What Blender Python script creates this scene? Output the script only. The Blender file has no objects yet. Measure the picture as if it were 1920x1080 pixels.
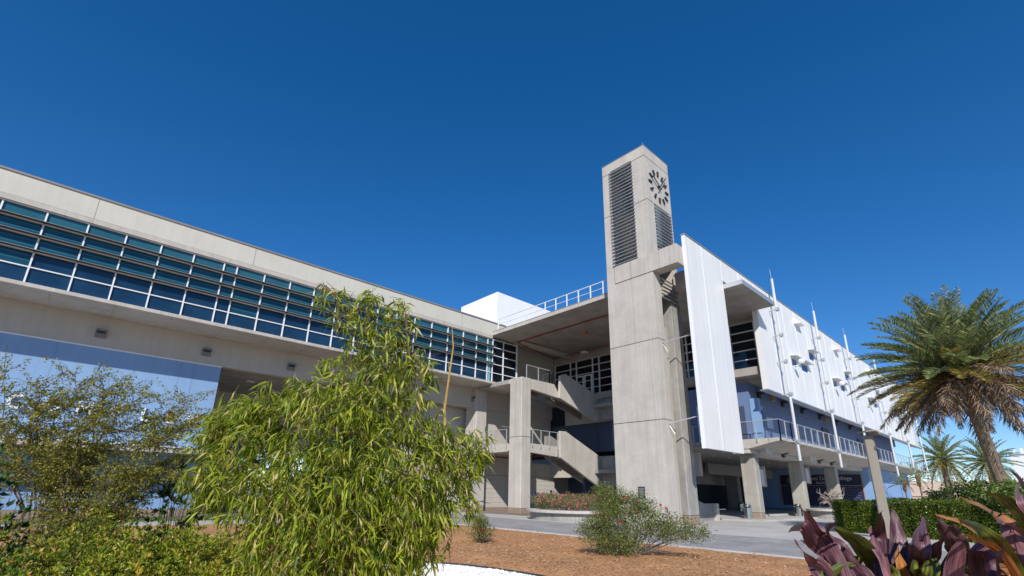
import bpy, math, random
import numpy as np
from mathutils import Vector, Matrix
S = bpy.context.scene
C = S.collection
# ---------------------------------------------------------------- camera
yaw, pitch, roll, FPX, CY = math.radians(42.43), math.radians(17.57), math.radians(1.06), 904.0, 637.0
EYE = 1.6
fw = Vector((math.sin(yaw)*math.cos(pitch), math.cos(yaw)*math.cos(pitch), math.sin(pitch)))
r0 = Vector((math.cos(yaw), -math.sin(yaw), 0)); u0 = r0.cross(fw)
rt = r0*math.cos(roll)+u0*math.sin(roll); up = -r0*math.sin(roll)+u0*math.cos(roll)
cam = bpy.data.cameras.new('camera'); co = bpy.data.objects.new('camera', cam); C.objects.link(co)
co.matrix_world = Matrix(((rt.x, up.x, -fw.x, 0), (rt.y, up.y, -fw.y, 0), (rt.z, up.z, -fw.z, EYE), (0, 0, 0, 1)))
cam.sensor_width = 36; cam.lens = FPX/1920*36; cam.shift_y = (CY-540)/1920; cam.clip_end = 3000; cam.clip_start = .05
S.camera = co
# ---------------------------------------------------------------- light
LD = Vector((1.08, .96, -1.0)).normalized()       # the way sunlight travels
EL = math.asin(-LD.z); AZ = math.atan2(-LD.x, -LD.y)   # compass from +Y towards +X
w = bpy.data.worlds.new('World'); S.world = w; w.use_nodes = True
nt = w.node_tree; bg = nt.nodes['Background']; sk = nt.nodes.new('ShaderNodeTexSky')
sk.sky_type = 'NISHITA'; sk.sun_disc = False; sk.sun_elevation = EL; sk.sun_rotation = AZ
sk.air_density = 0.75; sk.dust_density = 0.0; sk.ozone_density = 4.0; sk.altitude = 0
hs = nt.nodes.new('ShaderNodeHueSaturation'); hs.inputs['Saturation'].default_value = 1.30; hs.inputs['Hue'].default_value = .508
nt.links.new(sk.outputs[0], hs.inputs['Color']); ga = nt.nodes.new('ShaderNodeGamma'); ga.inputs[1].default_value = .87; nt.links.new(hs.outputs[0], ga.inputs[0]); nt.links.new(ga.outputs[0], bg.inputs[0]); bg.inputs[1].default_value = 0.15
sun = bpy.data.lights.new('sun', 'SUN'); so = bpy.data.objects.new('sun', sun); C.objects.link(so)
sun.energy = 4.25; sun.angle = math.radians(.5); sun.color = (1, .955, .875)
so.rotation_euler = LD.to_track_quat('-Z', 'Y').to_euler(); so.location = (-20, -20, 40)
S.view_settings.view_transform = 'Standard'; S.view_settings.look = 'None'; S.view_settings.exposure = 0.2
S.cycles.max_bounces = 6; S.cycles.diffuse_bounces = 4; S.cycles.transparent_max_bounces = 6
RND = random.Random(7)
# ---------------------------------------------------------------- materials
def lin(c):
    return tuple(((x/12.92) if x <= .04045 else ((x+.055)/1.055)**2.4) for x in c)
def surf(name, base, rough=.8, blotch=.12, streak=.0, fine=.08, bump=.0, metal=0, spec=.5, runs=0, tint=None, fscale=22, bscale=.5, joints=None):
    """painted, concrete or metal surface: large blotches, vertical streaks, fine grain"""
    m = bpy.data.materials.new(name); m.use_nodes = True
    n = m.node_tree.nodes; l = m.node_tree.links; b = n['Principled BSDF']
    b.inputs['Roughness'].default_value = rough; b.inputs['Metallic'].default_value = metal
    b.inputs['Specular IOR Level'].default_value = spec
    g = n.new('ShaderNodeNewGeometry')
    def noise(scale, vec=(1, 1, 1), detail=5, rr=.6):
        mp = n.new('ShaderNodeMapping'); mp.inputs['Scale'].default_value = vec
        l.new(g.outputs['Position'], mp.inputs[0])
        t = n.new('ShaderNodeTexNoise'); t.inputs['Scale'].default_value = scale; t.inputs['Detail'].default_value = detail
        t.inputs['Roughness'].default_value = rr
        l.new(mp.outputs[0], t.inputs['Vector']); return t.outputs['Fac']
    def rng(s, a, lo=.3, hi=.7):
        r = n.new('ShaderNodeMapRange'); r.inputs[1].default_value = lo; r.inputs[2].default_value = hi
        r.inputs[3].default_value = 1-a; r.inputs[4].default_value = 1+a; l.new(s, r.inputs[0]); return r.outputs[0]
    v = rng(noise(bscale, detail=6), blotch)
    def mul(a, b_):
        q = n.new('ShaderNodeMath'); q.operation = 'MULTIPLY'; l.new(a, q.inputs[0]); l.new(b_, q.inputs[1]); return q.outputs[0]
    if streak: v = mul(v, rng(noise(1, (4, 4, .22), 4), streak)); v = mul(v, rng(noise(1, (17, 17, .35), 3), streak*.6))
    if runs:
        q_ = n.new('ShaderNodeMapRange'); q_.inputs[1].default_value = .60; q_.inputs[2].default_value = .78; q_.inputs[3].default_value = 1; q_.inputs[4].default_value = 1-runs
        l.new(noise(1, (5, 5, .10), 3, .5), q_.inputs[0]); v = mul(v, q_.outputs[0])
    if fine: v = mul(v, rng(noise(fscale, detail=3), fine))
    mx = n.new('ShaderNodeVectorMath'); mx.operation = 'SCALE'; mx.inputs[0].default_value = base[:3]
    l.new(v, mx.inputs['Scale'])
    out = mx.outputs[0]
    if tint:
        k = n.new('ShaderNodeMixRGB'); k.inputs['Color2'].default_value = (*tint, 1)
        l.new(out, k.inputs['Color1'])
        r = n.new('ShaderNodeMapRange'); r.inputs[1].default_value = .5; r.inputs[2].default_value = .72; r.inputs[4].default_value = .55
        l.new(noise(.8, (1, 1, .5), 7, .7), r.inputs[0]); l.new(r.outputs[0], k.inputs[0]); out = k.outputs[0]
    l.new(out, b.inputs['Base Color'])
    if bump:
        bp = n.new('ShaderNodeBump'); bp.inputs['Strength'].default_value = bump; bp.inputs['Distance'].default_value = .02
        l.new(noise(fscale*.6, detail=6), bp.inputs['Height']); l.new(bp.outputs[0], b.inputs['Normal'])
    return m
conc = surf('board_formed_concrete', (.475, .44, .395), .9, .10, .06, .09, .25, tint=(.385, .36, .325), bscale=.9, runs=.28)
conc_d = surf('weathered_shaded_concrete', (.30, .285, .265), .9, .25, .15, .12, .3, tint=(.19, .185, .18), bscale=.7)
conc_m = surf('aged_column_concrete', (.37, .345, .305), .9, .16, .09, .1, .25, tint=(.28, .26, .23), bscale=.9, runs=.2)
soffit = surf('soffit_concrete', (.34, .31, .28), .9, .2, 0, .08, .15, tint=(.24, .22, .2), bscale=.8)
beige = surf('beige_stucco', (.56, .54, .47), .85, .05, .03, .05, .08)
beige2 = surf('beige_plaster', (.47, .44, .40), .85, .06, .04, .04, .05)
blue = surf('light_blue_stucco', (.21, .35, .57), .8, .05, .03, .05, .08)
navy = surf('dark_blue_paint', (.05, .07, .125), .7, .06, .02, .04)
midb = surf('mid_blue_paint', (.13, .19, .345), .75, .06, .02, .04)
white = surf('white_metal_cladding', (.755, .745, .735), .5, .05, .05, .01, .0, runs=.10, bscale=.25)
whitep = surf('white_painted_metal', (.78, .79, .80), .45, .03, 0, .02)
alu = surf('aluminium', (.55, .56, .57), .38, .05, 0, .03, metal=.6)
steel = surf('stainless_steel', (.6, .6, .58), .22, .05, 0, .02, metal=1)
galv = surf('galvanised_steel', (.46, .48, .49), .5, .08, .05, .05, metal=.35)
brownb = surf('brown_base_paint', (.27, .20, .155), .85, .1, 0, .06)
cope = surf('dark_metal_coping', (.24, .225, .22), .6, .12, 0, .05)
dark = surf('dark_metal', (.03, .032, .035), .45, .1, 0, .03)
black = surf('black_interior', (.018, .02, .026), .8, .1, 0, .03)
redp = surf('red_pipe_paint', (.26, .045, .03), .6, .1, 0, .05)
tanlamp = surf('tan_powder_coat', (.24, .21, .17), .55, .06, .05, .02)
greyroof = surf('roof_membrane', (.4, .4, .39), .9)
def glassmat(name, c1, c2, rough=.03, lines=0.0):
    m = bpy.data.materials.new(name); m.use_nodes = True; n = m.node_tree.nodes; l = m.node_tree.links; b = n['Principled BSDF']
    g = n.new('ShaderNodeNewGeometry'); k = n.new('ShaderNodeMixRGB'); k.inputs[1].default_value = (*c1, 1); k.inputs[2].default_value = (*c2, 1)
    t = n.new('ShaderNodeTexNoise'); t.inputs['Scale'].default_value = .9; t.inputs['Detail'].default_value = 3; l.new(g.outputs['Position'], t.inputs['Vector'])
    r = n.new('ShaderNodeMapRange'); r.inputs[1].default_value = .38; r.inputs[2].default_value = .62; l.new(t.outputs[0], r.inputs[0])
    a = n.new('ShaderNodeMath'); a.operation = 'MULTIPLY_ADD'; a.inputs[1].default_value = .4; l.new(r.outputs[0], a.inputs[0])
    q = n.new('ShaderNodeMath'); q.operation = 'MULTIPLY'; q.inputs[1].default_value = .75; l.new(g.outputs['Random Per Island'], q.inputs[0]); l.new(q.outputs[0], a.inputs[2])
    l.new(a.outputs[0], k.inputs[0]); out = k.outputs[0]
    if lines:      # blinds seen through the glass
        sp = n.new('ShaderNodeSeparateXYZ'); l.new(g.outputs['Position'], sp.inputs[0])
        f = n.new('ShaderNodeMath'); f.operation = 'MULTIPLY'; f.inputs[1].default_value = 3.7; l.new(sp.outputs[2], f.inputs[0])
        f2 = n.new('ShaderNodeMath'); f2.operation = 'FRACT'; l.new(f.outputs[0], f2.inputs[0])
        f3 = n.new('ShaderNodeMath'); f3.operation = 'LESS_THAN'; f3.inputs[1].default_value = .07; l.new(f2.outputs[0], f3.inputs[0])
        f4 = n.new('ShaderNodeMath'); f4.operation = 'MULTIPLY'; l.new(f3.outputs[0], f4.inputs[0]); f4.inputs[1].default_value = lines
        k2 = n.new('ShaderNodeMixRGB'); k2.inputs[2].default_value = (.16, .33, .42, 1); l.new(out, k2.inputs[1]); l.new(f4.outputs[0], k2.inputs[0]); out = k2.outputs[0]
    l.new(out, b.inputs['Base Color']); b.inputs['Roughness'].default_value = rough; b.inputs['Specular IOR Level'].default_value = .55
    return m
glass = glassmat('blue_tinted_glass', (.006, .02, .05), (.014, .048, .10))
glass_bl = glassmat('tinted_glass_with_blinds', (.006, .04, .07), (.016, .09, .13), lines=.4)
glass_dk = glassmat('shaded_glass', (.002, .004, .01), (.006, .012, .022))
glass_sp = glassmat('upper_tinted_glass', (.014, .062, .10), (.03, .12, .16))
def leafmat(name, c1, c2, c3=None, transl=.35, rough=.45, stripes=False, spec=.4):
    m = bpy.data.materials.new(name); m.use_nodes = True; n = m.node_tree.nodes; l = m.node_tree.links; b = n['Principled BSDF']
    g = n.new('ShaderNodeNewGeometry'); cr = n.new('ShaderNodeValToRGB'); cr.color_ramp.elements[0].color = (*c1, 1); cr.color_ramp.elements[1].color = (*c2, 1)
    if c3 is not None:
        e = cr.color_ramp.elements.new(.9); e.color = (*c2, 1); cr.color_ramp.elements[-1].color = (*c3, 1); cr.color_ramp.elements[1].position = .86
        cr.color_ramp.elements[2].position = .93
        cr.color_ramp.elements[1].color = (*c2, 1); cr.color_ramp.elements[2].color = (*c3, 1)
    l.new(g.outputs['Random Per Island'], cr.inputs[0]); out = cr.outputs[0]
    if stripes:
        uv = n.new('ShaderNodeUVMap'); mp = n.new('ShaderNodeMapping'); mp.inputs['Scale'].default_value = (7, .5, 1); l.new(uv.outputs[0], mp.inputs[0])
        t = n.new('ShaderNodeTexNoise'); t.inputs['Scale'].default_value = 2.2; t.inputs['Detail'].default_value = 4; l.new(mp.outputs[0], t.inputs['Vector'])
        r = n.new('ShaderNodeMapRange'); r.inputs[1].default_value = .35; r.inputs[2].default_value = .65; r.inputs[3].default_value = .3; r.inputs[4].default_value = 2.0; l.new(t.outputs[0], r.inputs[0])
        q = n.new('ShaderNodeVectorMath'); q.operation = 'SCALE'; l.new(out, q.inputs[0]); l.new(r.outputs[0], q.inputs['Scale']); out = q.outputs[0]
        bp = n.new('ShaderNodeBump'); bp.inputs['Strength'].default_value = .5; bp.inputs['Distance'].default_value = .004; l.new(t.outputs[0], bp.inputs['Height']); l.new(bp.outputs[0], b.inputs['Normal'])
    l.new(out, b.inputs['Base Color']); b.inputs['Roughness'].default_value = rough; b.inputs['Specular IOR Level'].default_value = spec
    if transl:
        tr = n.new('ShaderNodeBsdfTranslucent'); mix = n.new('ShaderNodeMixShader'); mix.inputs[0].default_value = transl
        l.new(out, tr.inputs[0]); l.new(b.outputs[0], mix.inputs[1]); l.new(tr.outputs[0], mix.inputs[2]); l.new(mix.outputs[0], n['Material Output'].inputs[0])
    return m
# ---------------------------------------------------------------- mesh builder
class MB:
    def __init__(s): s.v = []; s.f = []; s.m = []
    def face(s, pts, m=0):
        i = len(s.v); s.v += [tuple(p) for p in pts]; s.f.append(tuple(range(i, i+len(pts)))); s.m.append(m); return s
    def box(s, x0, x1, y0, y1, z0, z1, m=0):
        i = len(s.v)
        s.v += [(x0, y0, z0), (x1, y0, z0), (x1, y1, z0), (x0, y1, z0), (x0, y0, z1), (x1, y0, z1), (x1, y1, z1), (x0, y1, z1)]
        for q in ((0, 3, 2, 1), (4, 5, 6, 7), (0, 1, 5, 4), (1, 2, 6, 5), (2, 3, 7, 6), (3, 0, 4, 7)):
            s.f.append(tuple(i+k for k in q)); s.m.append(m)
        return s
    def prism(s, poly, axis, a, b, m=0):
        """poly of 2-D points in the other two axes, extruded from a to b"""
        def p(q, t):
            return (t, q[0], q[1]) if axis == 'x' else (q[0], t, q[1]) if axis == 'y' else (q[0], q[1], t)
        i = len(s.v); n = len(poly)
        s.v += [p(q, a) for q in poly]+[p(q, b) for q in poly]
        ar = sum(poly[k][0]*poly[(k+1) % n][1]-poly[(k+1) % n][0]*poly[k][1] for k in range(n))
        fl = (ar > 0) != (axis == 'y')
        c0 = tuple(i+k for k in range(n)); c1 = tuple(i+n+k for k in range(n))
        s.f += [c0[::-1], c1] if fl else [c0, c1[::-1]]; s.m += [m, m]
        for k in range(n):
            q = (i+k, i+(k+1) % n, i+n+(k+1) % n, i+n+k); s.f.append(q if fl else q[::-1]); s.m.append(m)
        return s
    def tube(s, pts, r, n=6, m=0, cap=True):
        pts = [Vector(p) for p in pts]; rs = r if isinstance(r, (list, tuple)) else [r]*len(pts); i0 = len(s.v)
        for k, p in enumerate(pts):
            d = (pts[min(k+1, len(pts)-1)]-pts[max(k-1, 0)]).normalized()
            a = d.cross(Vector((0, 0, 1)) if abs(d.z) < .9 else Vector((1, 0, 0))).normalized(); b = d.cross(a)
            for j in range(n):
                t = 2*math.pi*j/n; s.v.append(tuple(p+(a*math.cos(t)+b*math.sin(t))*rs[k]))
        for k in range(len(pts)-1):
            for j in range(n):
                s.f.append((i0+k*n+j, i0+(k+1)*n+j, i0+(k+1)*n+(j+1) % n, i0+k*n+(j+1) % n)); s.m.append(m)
        if cap:
            s.f.append(tuple(i0+j for j in range(n))); s.m.append(m)
            e = i0+(len(pts)-1)*n; s.f.append(tuple(e+j for j in range(n))[::-1]); s.m.append(m)
        return s
    def lathe(s, cx, cy, prof, n=20, m=0):
        i0 = len(s.v)
        for r, z in prof:
            for j in range(n):
                t = 2*math.pi*j/n; s.v.append((cx+r*math.cos(t), cy+r*math.sin(t), z))
        for k in range(len(prof)-1):
            for j in range(n):
                s.f.append((i0+k*n+j, i0+k*n+(j+1) % n, i0+(k+1)*n+(j+1) % n, i0+(k+1)*n+j)); s.m.append(m)
        s.f.append(tuple(i0+j for j in range(n))[::-1]); s.m.append(m)
        e = i0+(len(prof)-1)*n; s.f.append(tuple(e+j for j in range(n))); s.m.append(m)
        return s
def base_of(p):
    v = Vector((0, 0, 0))
    while p is not None: v += Vector(p.location); p = p.parent
    return v
def obj(name, mb, mat, parent=None, bev=0, smooth=False, uv=None):
    """links one mesh; vertices are given in world coordinates"""
    off = base_of(parent) if parent else Vector((0, 0, 0))
    me = bpy.data.meshes.new(name)
    if isinstance(mb, MB):
        me.from_pydata([(a-off.x, b-off.y, c-off.z) for a, b, c in mb.v], [], mb.f)
        mats = mat if isinstance(mat, (list, tuple)) else [mat]
        for q in mats: me.materials.append(q)
        if len(mats) > 1: me.polygons.foreach_set('material_index', mb.m)
    else:
        V, Fc = mb[0], mb[1]; V = np.asarray(V, float)-np.array(off[:])
        me.vertices.add(len(V)); me.vertices.foreach_set('co', V.ravel())
        Fc = np.asarray(Fc); k = Fc.shape[1]
        me.loops.add(Fc.size); me.loops.foreach_set('vertex_index', Fc.ravel())
        me.polygons.add(len(Fc)); me.polygons.foreach_set('loop_start', np.arange(0, Fc.size, k)); me.polygons.foreach_set('loop_total', np.full(len(Fc), k))
        mats = mat if isinstance(mat, (list, tuple)) else [mat]
        for q in mats: me.materials.append(q)
        if len(mb) > 2 and mb[2] is not None: me.polygons.foreach_set('material_index', np.asarray(mb[2], dtype=np.int32))
        me.update(calc_edges=True)
    if smooth: me.polygons.foreach_set('use_smooth', [True]*len(me.polygons))
    if uv is not None:
        ul = me.uv_layers.new(name='UVMap'); ul.data.foreach_set('uv', np.asarray(uv, dtype=float).ravel())
    me.update()
    o = bpy.data.objects.new(name, me); C.objects.link(o)
    if parent: o.parent = parent
    if bev:
        md = o.modifiers.new('bevel', 'BEVEL'); md.width = bev; md.segments = 1; md.limit_method = 'ANGLE'; md.angle_limit = .6
    return o
def thing(name, label, cat, loc, group=None):
    o = bpy.data.objects.new(name, None); C.objects.link(o); o.location = loc; o.empty_display_size = .3
    o['label'] = label; o['category'] = cat
    if group: o['group'] = group
    return o
def tag(o, label, cat, group=None):
    o['label'] = label; o['category'] = cat
    if group: o['group'] = group
    return o
def struct(name, mb, mat, **k):
    o = obj(name, mb, mat, **k); o['kind'] = 'structure'; return o
def dup(root, loc, label=None):
    r = root.copy(); C.objects.link(r); r.location = loc
    if label: r['label'] = label
    def rec(a, b):
        for ch in a.children:
            c = ch.copy(); C.objects.link(c); c.parent = b; rec(ch, c)
    rec(root, r); return r
def pieces(name, mb, mat, parent, k=8, nf=6, **kw):
    """one object for every k vertices (a box) of the builder"""
    for i in range(len(mb.v)//k):
        q = MB(); q.v = mb.v[i*k:(i+1)*k]; q.f = [tuple(j-i*k for j in f) for f in mb.f[i*nf:(i+1)*nf]]; q.m = [0]*len(q.f); obj(name, q, mat, parent, **kw)
# ================================================================ GROUND
def ground_mat(name, c1, c2, scale, bump=.4, c3=None, dist=.03, rough=.95, det=6):
    m = bpy.data.materials.new(name); m.use_nodes = True; n = m.node_tree.nodes; l = m.node_tree.links; b = n['Principled BSDF']
    g = n.new('ShaderNodeNewGeometry'); t = n.new('ShaderNodeTexNoise'); t.inputs['Scale'].default_value = scale; t.inputs['Detail'].default_value = det; t.inputs['Roughness'].default_value = .7
    l.new(g.outputs['Position'], t.inputs['Vector']); cr = n.new('ShaderNodeValToRGB'); cr.color_ramp.elements[0].position = .36; cr.color_ramp.elements[1].position = .66
    cr.color_ramp.elements[0].color = (*c1, 1); cr.color_ramp.elements[1].color = (*c2, 1)
    if c3: e = cr.color_ramp.elements.new(.5); e.color = (*c3, 1)
    l.new(t.outputs[0], cr.inputs[0])
    t2 = n.new('ShaderNodeTexNoise'); t2.inputs['Scale'].default_value = .7; t2.inputs['Detail'].default_value = 4; l.new(g.outputs['Position'], t2.inputs['Vector'])
    r = n.new('ShaderNodeMapRange'); r.inputs[1].default_value = .3; r.inputs[2].default_value = .7; r.inputs[3].default_value = .8; r.inputs[4].default_value = 1.2; l.new(t2.outputs[0], r.inputs[0])
    q = n.new('ShaderNodeVectorMath'); q.operation = 'SCALE'; l.new(cr.outputs[0], q.inputs[0]); l.new(r.outputs[0], q.inputs['Scale']); l.new(q.outputs[0], b.inputs['Base Color'])
    b.inputs['Roughness'].default_value = rough
    bp = n.new('ShaderNodeBump'); bp.inputs['Strength'].default_value = bump; bp.inputs['Distance'].default_value = dist; l.new(t.outputs[0], bp.inputs['Height']); l.new(bp.outputs[0], b.inputs['Normal'])
    return m
mulchm = ground_mat('wood_chip_mulch', (.25, .11, .045), (.72, .40, .19), 17, .9, (.55, .27, .11), .05)
grassm = ground_mat('lawn_grass', (.05, .09, .02), (.16, .2, .06), 9, .8)
asph = ground_mat('sand_soil', (.2, .18, .14), (.3, .27, .2), 2, .3)
gravm = ground_mat('white_gravel', (.42, .41, .40), (.9, .89, .86), 30, 1.0, (.82, .81, .78), .04)
pav = bpy.data.materials.new('grey_brick_pavers'); pav.use_nodes = True
n = pav.node_tree.nodes; l = pav.node_tree.links; b = n['Principled BSDF']; b.inputs['Roughness'].default_value = .85
g = n.new('ShaderNodeNewGeometry'); mp = n.new('ShaderNodeMapping'); mp.inputs['Rotation'].default_value = (0, 0, .785); l.new(g.outputs['Position'], mp.inputs[0])
br = n.new('ShaderNodeTexBrick'); br.inputs['Scale'].default_value = 2.2; br.inputs['Color1'].default_value = (.40, .38, .37, 1); br.inputs['Color2'].default_value = (.29, .275, .27, 1); br.inputs['Mortar'].default_value = (.17, .16, .155, 1)
br.inputs['Mortar Size'].default_value = .02; br.inputs['Bias'].default_value = -.1; l.new(mp.outputs[0], br.inputs['Vector'])
t = n.new('ShaderNodeTexNoise'); t.inputs['Scale'].default_value = .8; t.inputs['Detail'].default_value = 7; l.new(g.outputs['Position'], t.inputs['Vector'])
mx = n.new('ShaderNodeMixRGB'); mx.blend_type = 'MULTIPLY'; mx.inputs[0].default_value = .6; l.new(br.outputs[0], mx.inputs[1])
r = n.new('ShaderNodeMapRange'); r.inputs[1].default_value = .3; r.inputs[2].default_value = .7; r.inputs[3].default_value = .7; r.inputs[4].default_value = 1.25; l.new(t.outputs[0], r.inputs[0]); l.new(r.outputs[0], mx.inputs[2]); l.new(mx.outputs[0], b.inputs['Base Color'])
plz = surf('plaza_concrete', (.46, .44, .415), .85, .12, 0, .08, .1, tint=(.38, .345, .31), bscale=.35)
plzb = surf('brown_stained_concrete', (.22, .185, .16), .8, .12, 0, .08, .1)
def sheet(name, poly, z, mat): return struct(name, MB().face([(x, y, z) for x, y in poly]), mat)
sheet('ground', [(-400, -400), (700, -400), (700, 700), (-400, 700)], -.02, asph)
random.seed(3)
# planting bed rises slightly towards its middle
nx, ny = 60, 90; V = []; Fq = []
for i in range(nx+1):
    for j in range(ny+1):
        x = -16+31.3*i/nx; y = -8+33.8*j/ny
        d = min(15.3-x, 4)/4; z = .03+.10*d*(.5+.5*math.sin(x*.9+1)*math.sin(y*.7))*min(1, (25.8-y)/2)+.012*random.uniform(-1, 1)
        V.append((x, y, z))
for i in range(nx):
    for j in range(ny):
        a = i*(ny+1)+j; Fq.append((a, a+ny+1, a+ny+2, a+1))
o = obj('planting_bed', (np.array(V), np.array(Fq)), mulchm, smooth=True); o['kind'] = 'structure'
sheet('lawn', [(-40, 28.3), (15.3, 28.3), (15.3, 33.2), (-40, 33.2)], .004, grassm)
struct('sidewalk', MB().box(-40, 15.3, 26, 28.2, -.1, .05), plz)
sheet('apron', [(-40, 33.3), (26.5, 33.3), (26.5, 50), (-40, 50)], .008, plzb)
struct('kerb_strip', MB().box(15.32, 15.62, -30, 33, -.1, .06), plz, bev=.02)
sheet('paver_walk', [(15.64, -40), (22.4, -40), (22.4, 33), (15.64, 33)], .012, pav)
struct('plaza', MB().face([(22.4, -60, .016), (130, -60, .016), (130, 60, .016), (22.4, 60, .016)]), plz)
J = MB()
for k in range(24): J.box(22.45, 120, -30+3.2*k, -29.97+3.2*k, .0, .019)
for k in range(22): J.box(25.5+3.6*k, 25.53+3.6*k, -30, 45, .0, .0185)
struct('plaza_joints', J, conc_d)
struct('colonnade_floor', MB().box(35.2, 95, 13.8, 40, -.1, .12), plz)
struct('colonnade_step', MB().box(40.5, 52, 16.6, 17.0, .12, .24), plz)
sheet('stained_walk', [(25.6, 24.5), (35.19, 24.5), (35.19, 35), (25.6, 35)], .022, plzb)
struct('plaza_edge_band', MB().box(22.25, 22.5, -40, 33, 0, .03), plz)
# white gravel bed with a black edging strip, in front of the mulch
gp = [(4.8, 9.0), (5.4, 9.8), (6.0, 9.65), (6.42, 9.25), (6.7, 8.6), (6.86, 7.9), (6.95, 7.2), (6.98, 6.6), (6.2, 5.5), (4.5, 7.5)]
struct('gravel_bed', MB().prism(gp, 'z', -.1, .15), gravm)
ed = MB()
for a, b_ in zip(gp[1:-1], gp[2:-1]): ed.tube([(a[0], a[1], .16), (b_[0], b_[1], .16)], .02)
tag(obj('edging_strip', ed, dark), 'black plastic edging strip curving along the white gravel', 'garden edging')
# loose wood chips on the bed
ch = MB(); R = random.Random(11)
for k in range(9000):
    x = R.uniform(6, 15.2); y = R.uniform(1.5, 24)
    z = .05+.10*min(15.3-x, 4)/4*(.5+.5*math.sin(x*.9+1)*math.sin(y*.7))+R.uniform(.0, .03)
    a = R.uniform(0, 6.28); L = R.uniform(.012, .045); W_ = R.uniform(.006, .016); t_ = R.uniform(-.012, .012)
    dx, dy = math.cos(a), math.sin(a)
    ch.face([(x-dx*L-dy*W_, y-dy*L+dx*W_, z-t_), (x+dx*L-dy*W_, y+dy*L+dx*W_, z+t_), (x+dx*L+dy*W_, y+dy*L-dx*W_, z+t_+.006), (x-dx*L+dy*W_, y-dy*L-dx*W_, z-t_+.006)])
chm = leafmat('loose_wood_chips', (.30, .14, .06), (.58, .33, .16), (.62, .46, .30), 0, .9)
pb = MB(); R = random.Random(4)
for k in range(4200):
    x = R.uniform(5.2, 7.1); y = R.uniform(6.2, 9.7)
    if x > 6.88-.30*max(0, y-7.6)**1.35: continue
    s_ = R.uniform(.012, .028); a = R.uniform(0, 6.28); c_, d_ = math.cos(a)*s_, math.sin(a)*s_; z = .148
    t_ = (x+R.uniform(-.3, .3)*s_, y, z+s_*R.uniform(.6, 1.1)); q = [(x+c_, y+d_, z), (x-d_, y+c_*.8, z), (x-c_*.9, y-d_, z), (x+d_, y-c_, z)]
    for i in range(4): pb.face([q[i], q[(i+1) % 4], t_])
o = obj('white_pebbles', pb, surf('white_stone', (.85, .84, .81), .8, .1)); o['kind'] = 'stuff'; o['label'] = 'loose white pebbles of the gravel strip at the bottom edge'
o = obj('mulch_chips', ch, chm); o['kind'] = 'stuff'; o['label'] = 'loose orange brown wood chips scattered over the planting bed'
# ================================================================ LEFT WING
YL = 32.2
LW = thing('classroom_wing', 'long beige wing with a ribbon of blue windows above a light blue lettered wall', 'building', (10, 34.8, 0))
obj('parapet', MB().box(-16, 37.8, YL, YL+.4, 15.27, 16.5).box(-16, 37.8, YL+.4, 50, 15.9, 16.1), beige, LW)
o = obj('coping', MB().box(-16.05, 37.8, YL-.06, YL+.5, 16.5, 16.6), cope, LW)
obj('lintel', MB().box(-16, 27.05, YL-.01, YL+.5, 14.98, 15.255), conc, LW)
mj = MB()
for x in (-9.3, -1.25, 6.7, 15, 23.5): mj.box(x-.012, x+.012, YL-.006, YL+.1, 15.28, 16.49)
mj.box(-16, 37.8, YL+.01, YL+.1, 15.255, 15.27)
pieces('control_joint', mj, cope, LW)
obj('floor_slab', MB().prism([(YL-.12, 10.97), (YL-.12, 10.77), (YL-.02, 10.74), (36, 10.74), (36, 10.97)], 'x', -16, 31.0), conc, LW, bev=.01)
sj = MB()
for k in range(18): sj.box(-15+2.6*k-.01, -15+2.6*k+.01, YL-.1, 34.8, 10.732, 10.75)
pieces('soffit_joint', sj, conc_d, LW)
# ribbon windows: each bay is one window with its frame
zr = [10.98, 11.84, 12.66, 13.47, 14.24, 14.98]
xs = [5.16-1.63*k for k in range(13)][::-1]+[5.89+1.63*k for k in range(12)]
xs = [x for x in xs if x < 25.3]+[25.3, 26.6, 27.2, 28.5, 30.2]
GR = random.Random(5)
for a, b_ in zip(xs[:-1], xs[1:]):
    shade = a > 27.1  # bays under the courtyard roof: its shade is put into darker glass
    fr = MB(); t = .035
    Yf = YL+.10
    fr.box(a-t, a+t, Yf, Yf+.14, zr[0]+.05, zr[-1]-.05)
    for z in zr[1:-1]: fr.box(a+t, b_-t, Yf+.01, Yf+.13, z-.028, z+.028)
    fr.box(a-t, b_-t, Yf+.005, Yf+.135, zr[0], zr[0]+.05); fr.box(a-t, b_-t, Yf+.005, Yf+.135, zr[-1]-.05, zr[-1])
    if b_ == xs[-1]: fr.box(b_-t, b_+t, Yf, Yf+.14, zr[0], zr[-1])
    gl = MB(); bl = GR.random() < .72
    for k, (z0, z1) in enumerate(zip(zr[:-1], zr[1:])):
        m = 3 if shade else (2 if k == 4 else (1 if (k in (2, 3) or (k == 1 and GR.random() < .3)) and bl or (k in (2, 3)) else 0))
        j = GR.uniform(-.014, .014)
        gl.face([(a, Yf+.09+j, z0), (b_, Yf+.09-j, z0), (b_, Yf+.09-j, z1), (a, Yf+.09+j, z1)], m)
    wn = obj('window', gl, [glass, glass_bl, glass_sp, glass_dk], LW)
    f = obj('frame', fr, whitep); f.parent = wn; 
    f.data.transform(Matrix.Translation(-base_of(wn)))
for z in zr[2:5]:
    sb = MB().prism([(YL-.20, z+.0), (YL-.20, z+.035), (YL+.10, z+.06), (YL+.10, z+.03)], 'x', -16, 27.22)
    for x in xs[:-3]: sb.box(x-.02, x+.02, YL-.18, YL+.1, z-.03, z+.0)
    obj('sunshade', sb, dark if False else dark, LW)
    obj('sunshade_rail', MB().tube([(-16, YL-.215, z+.02), (27.25, YL-.215, z+.02)], .014, 6), alu, LW)
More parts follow.
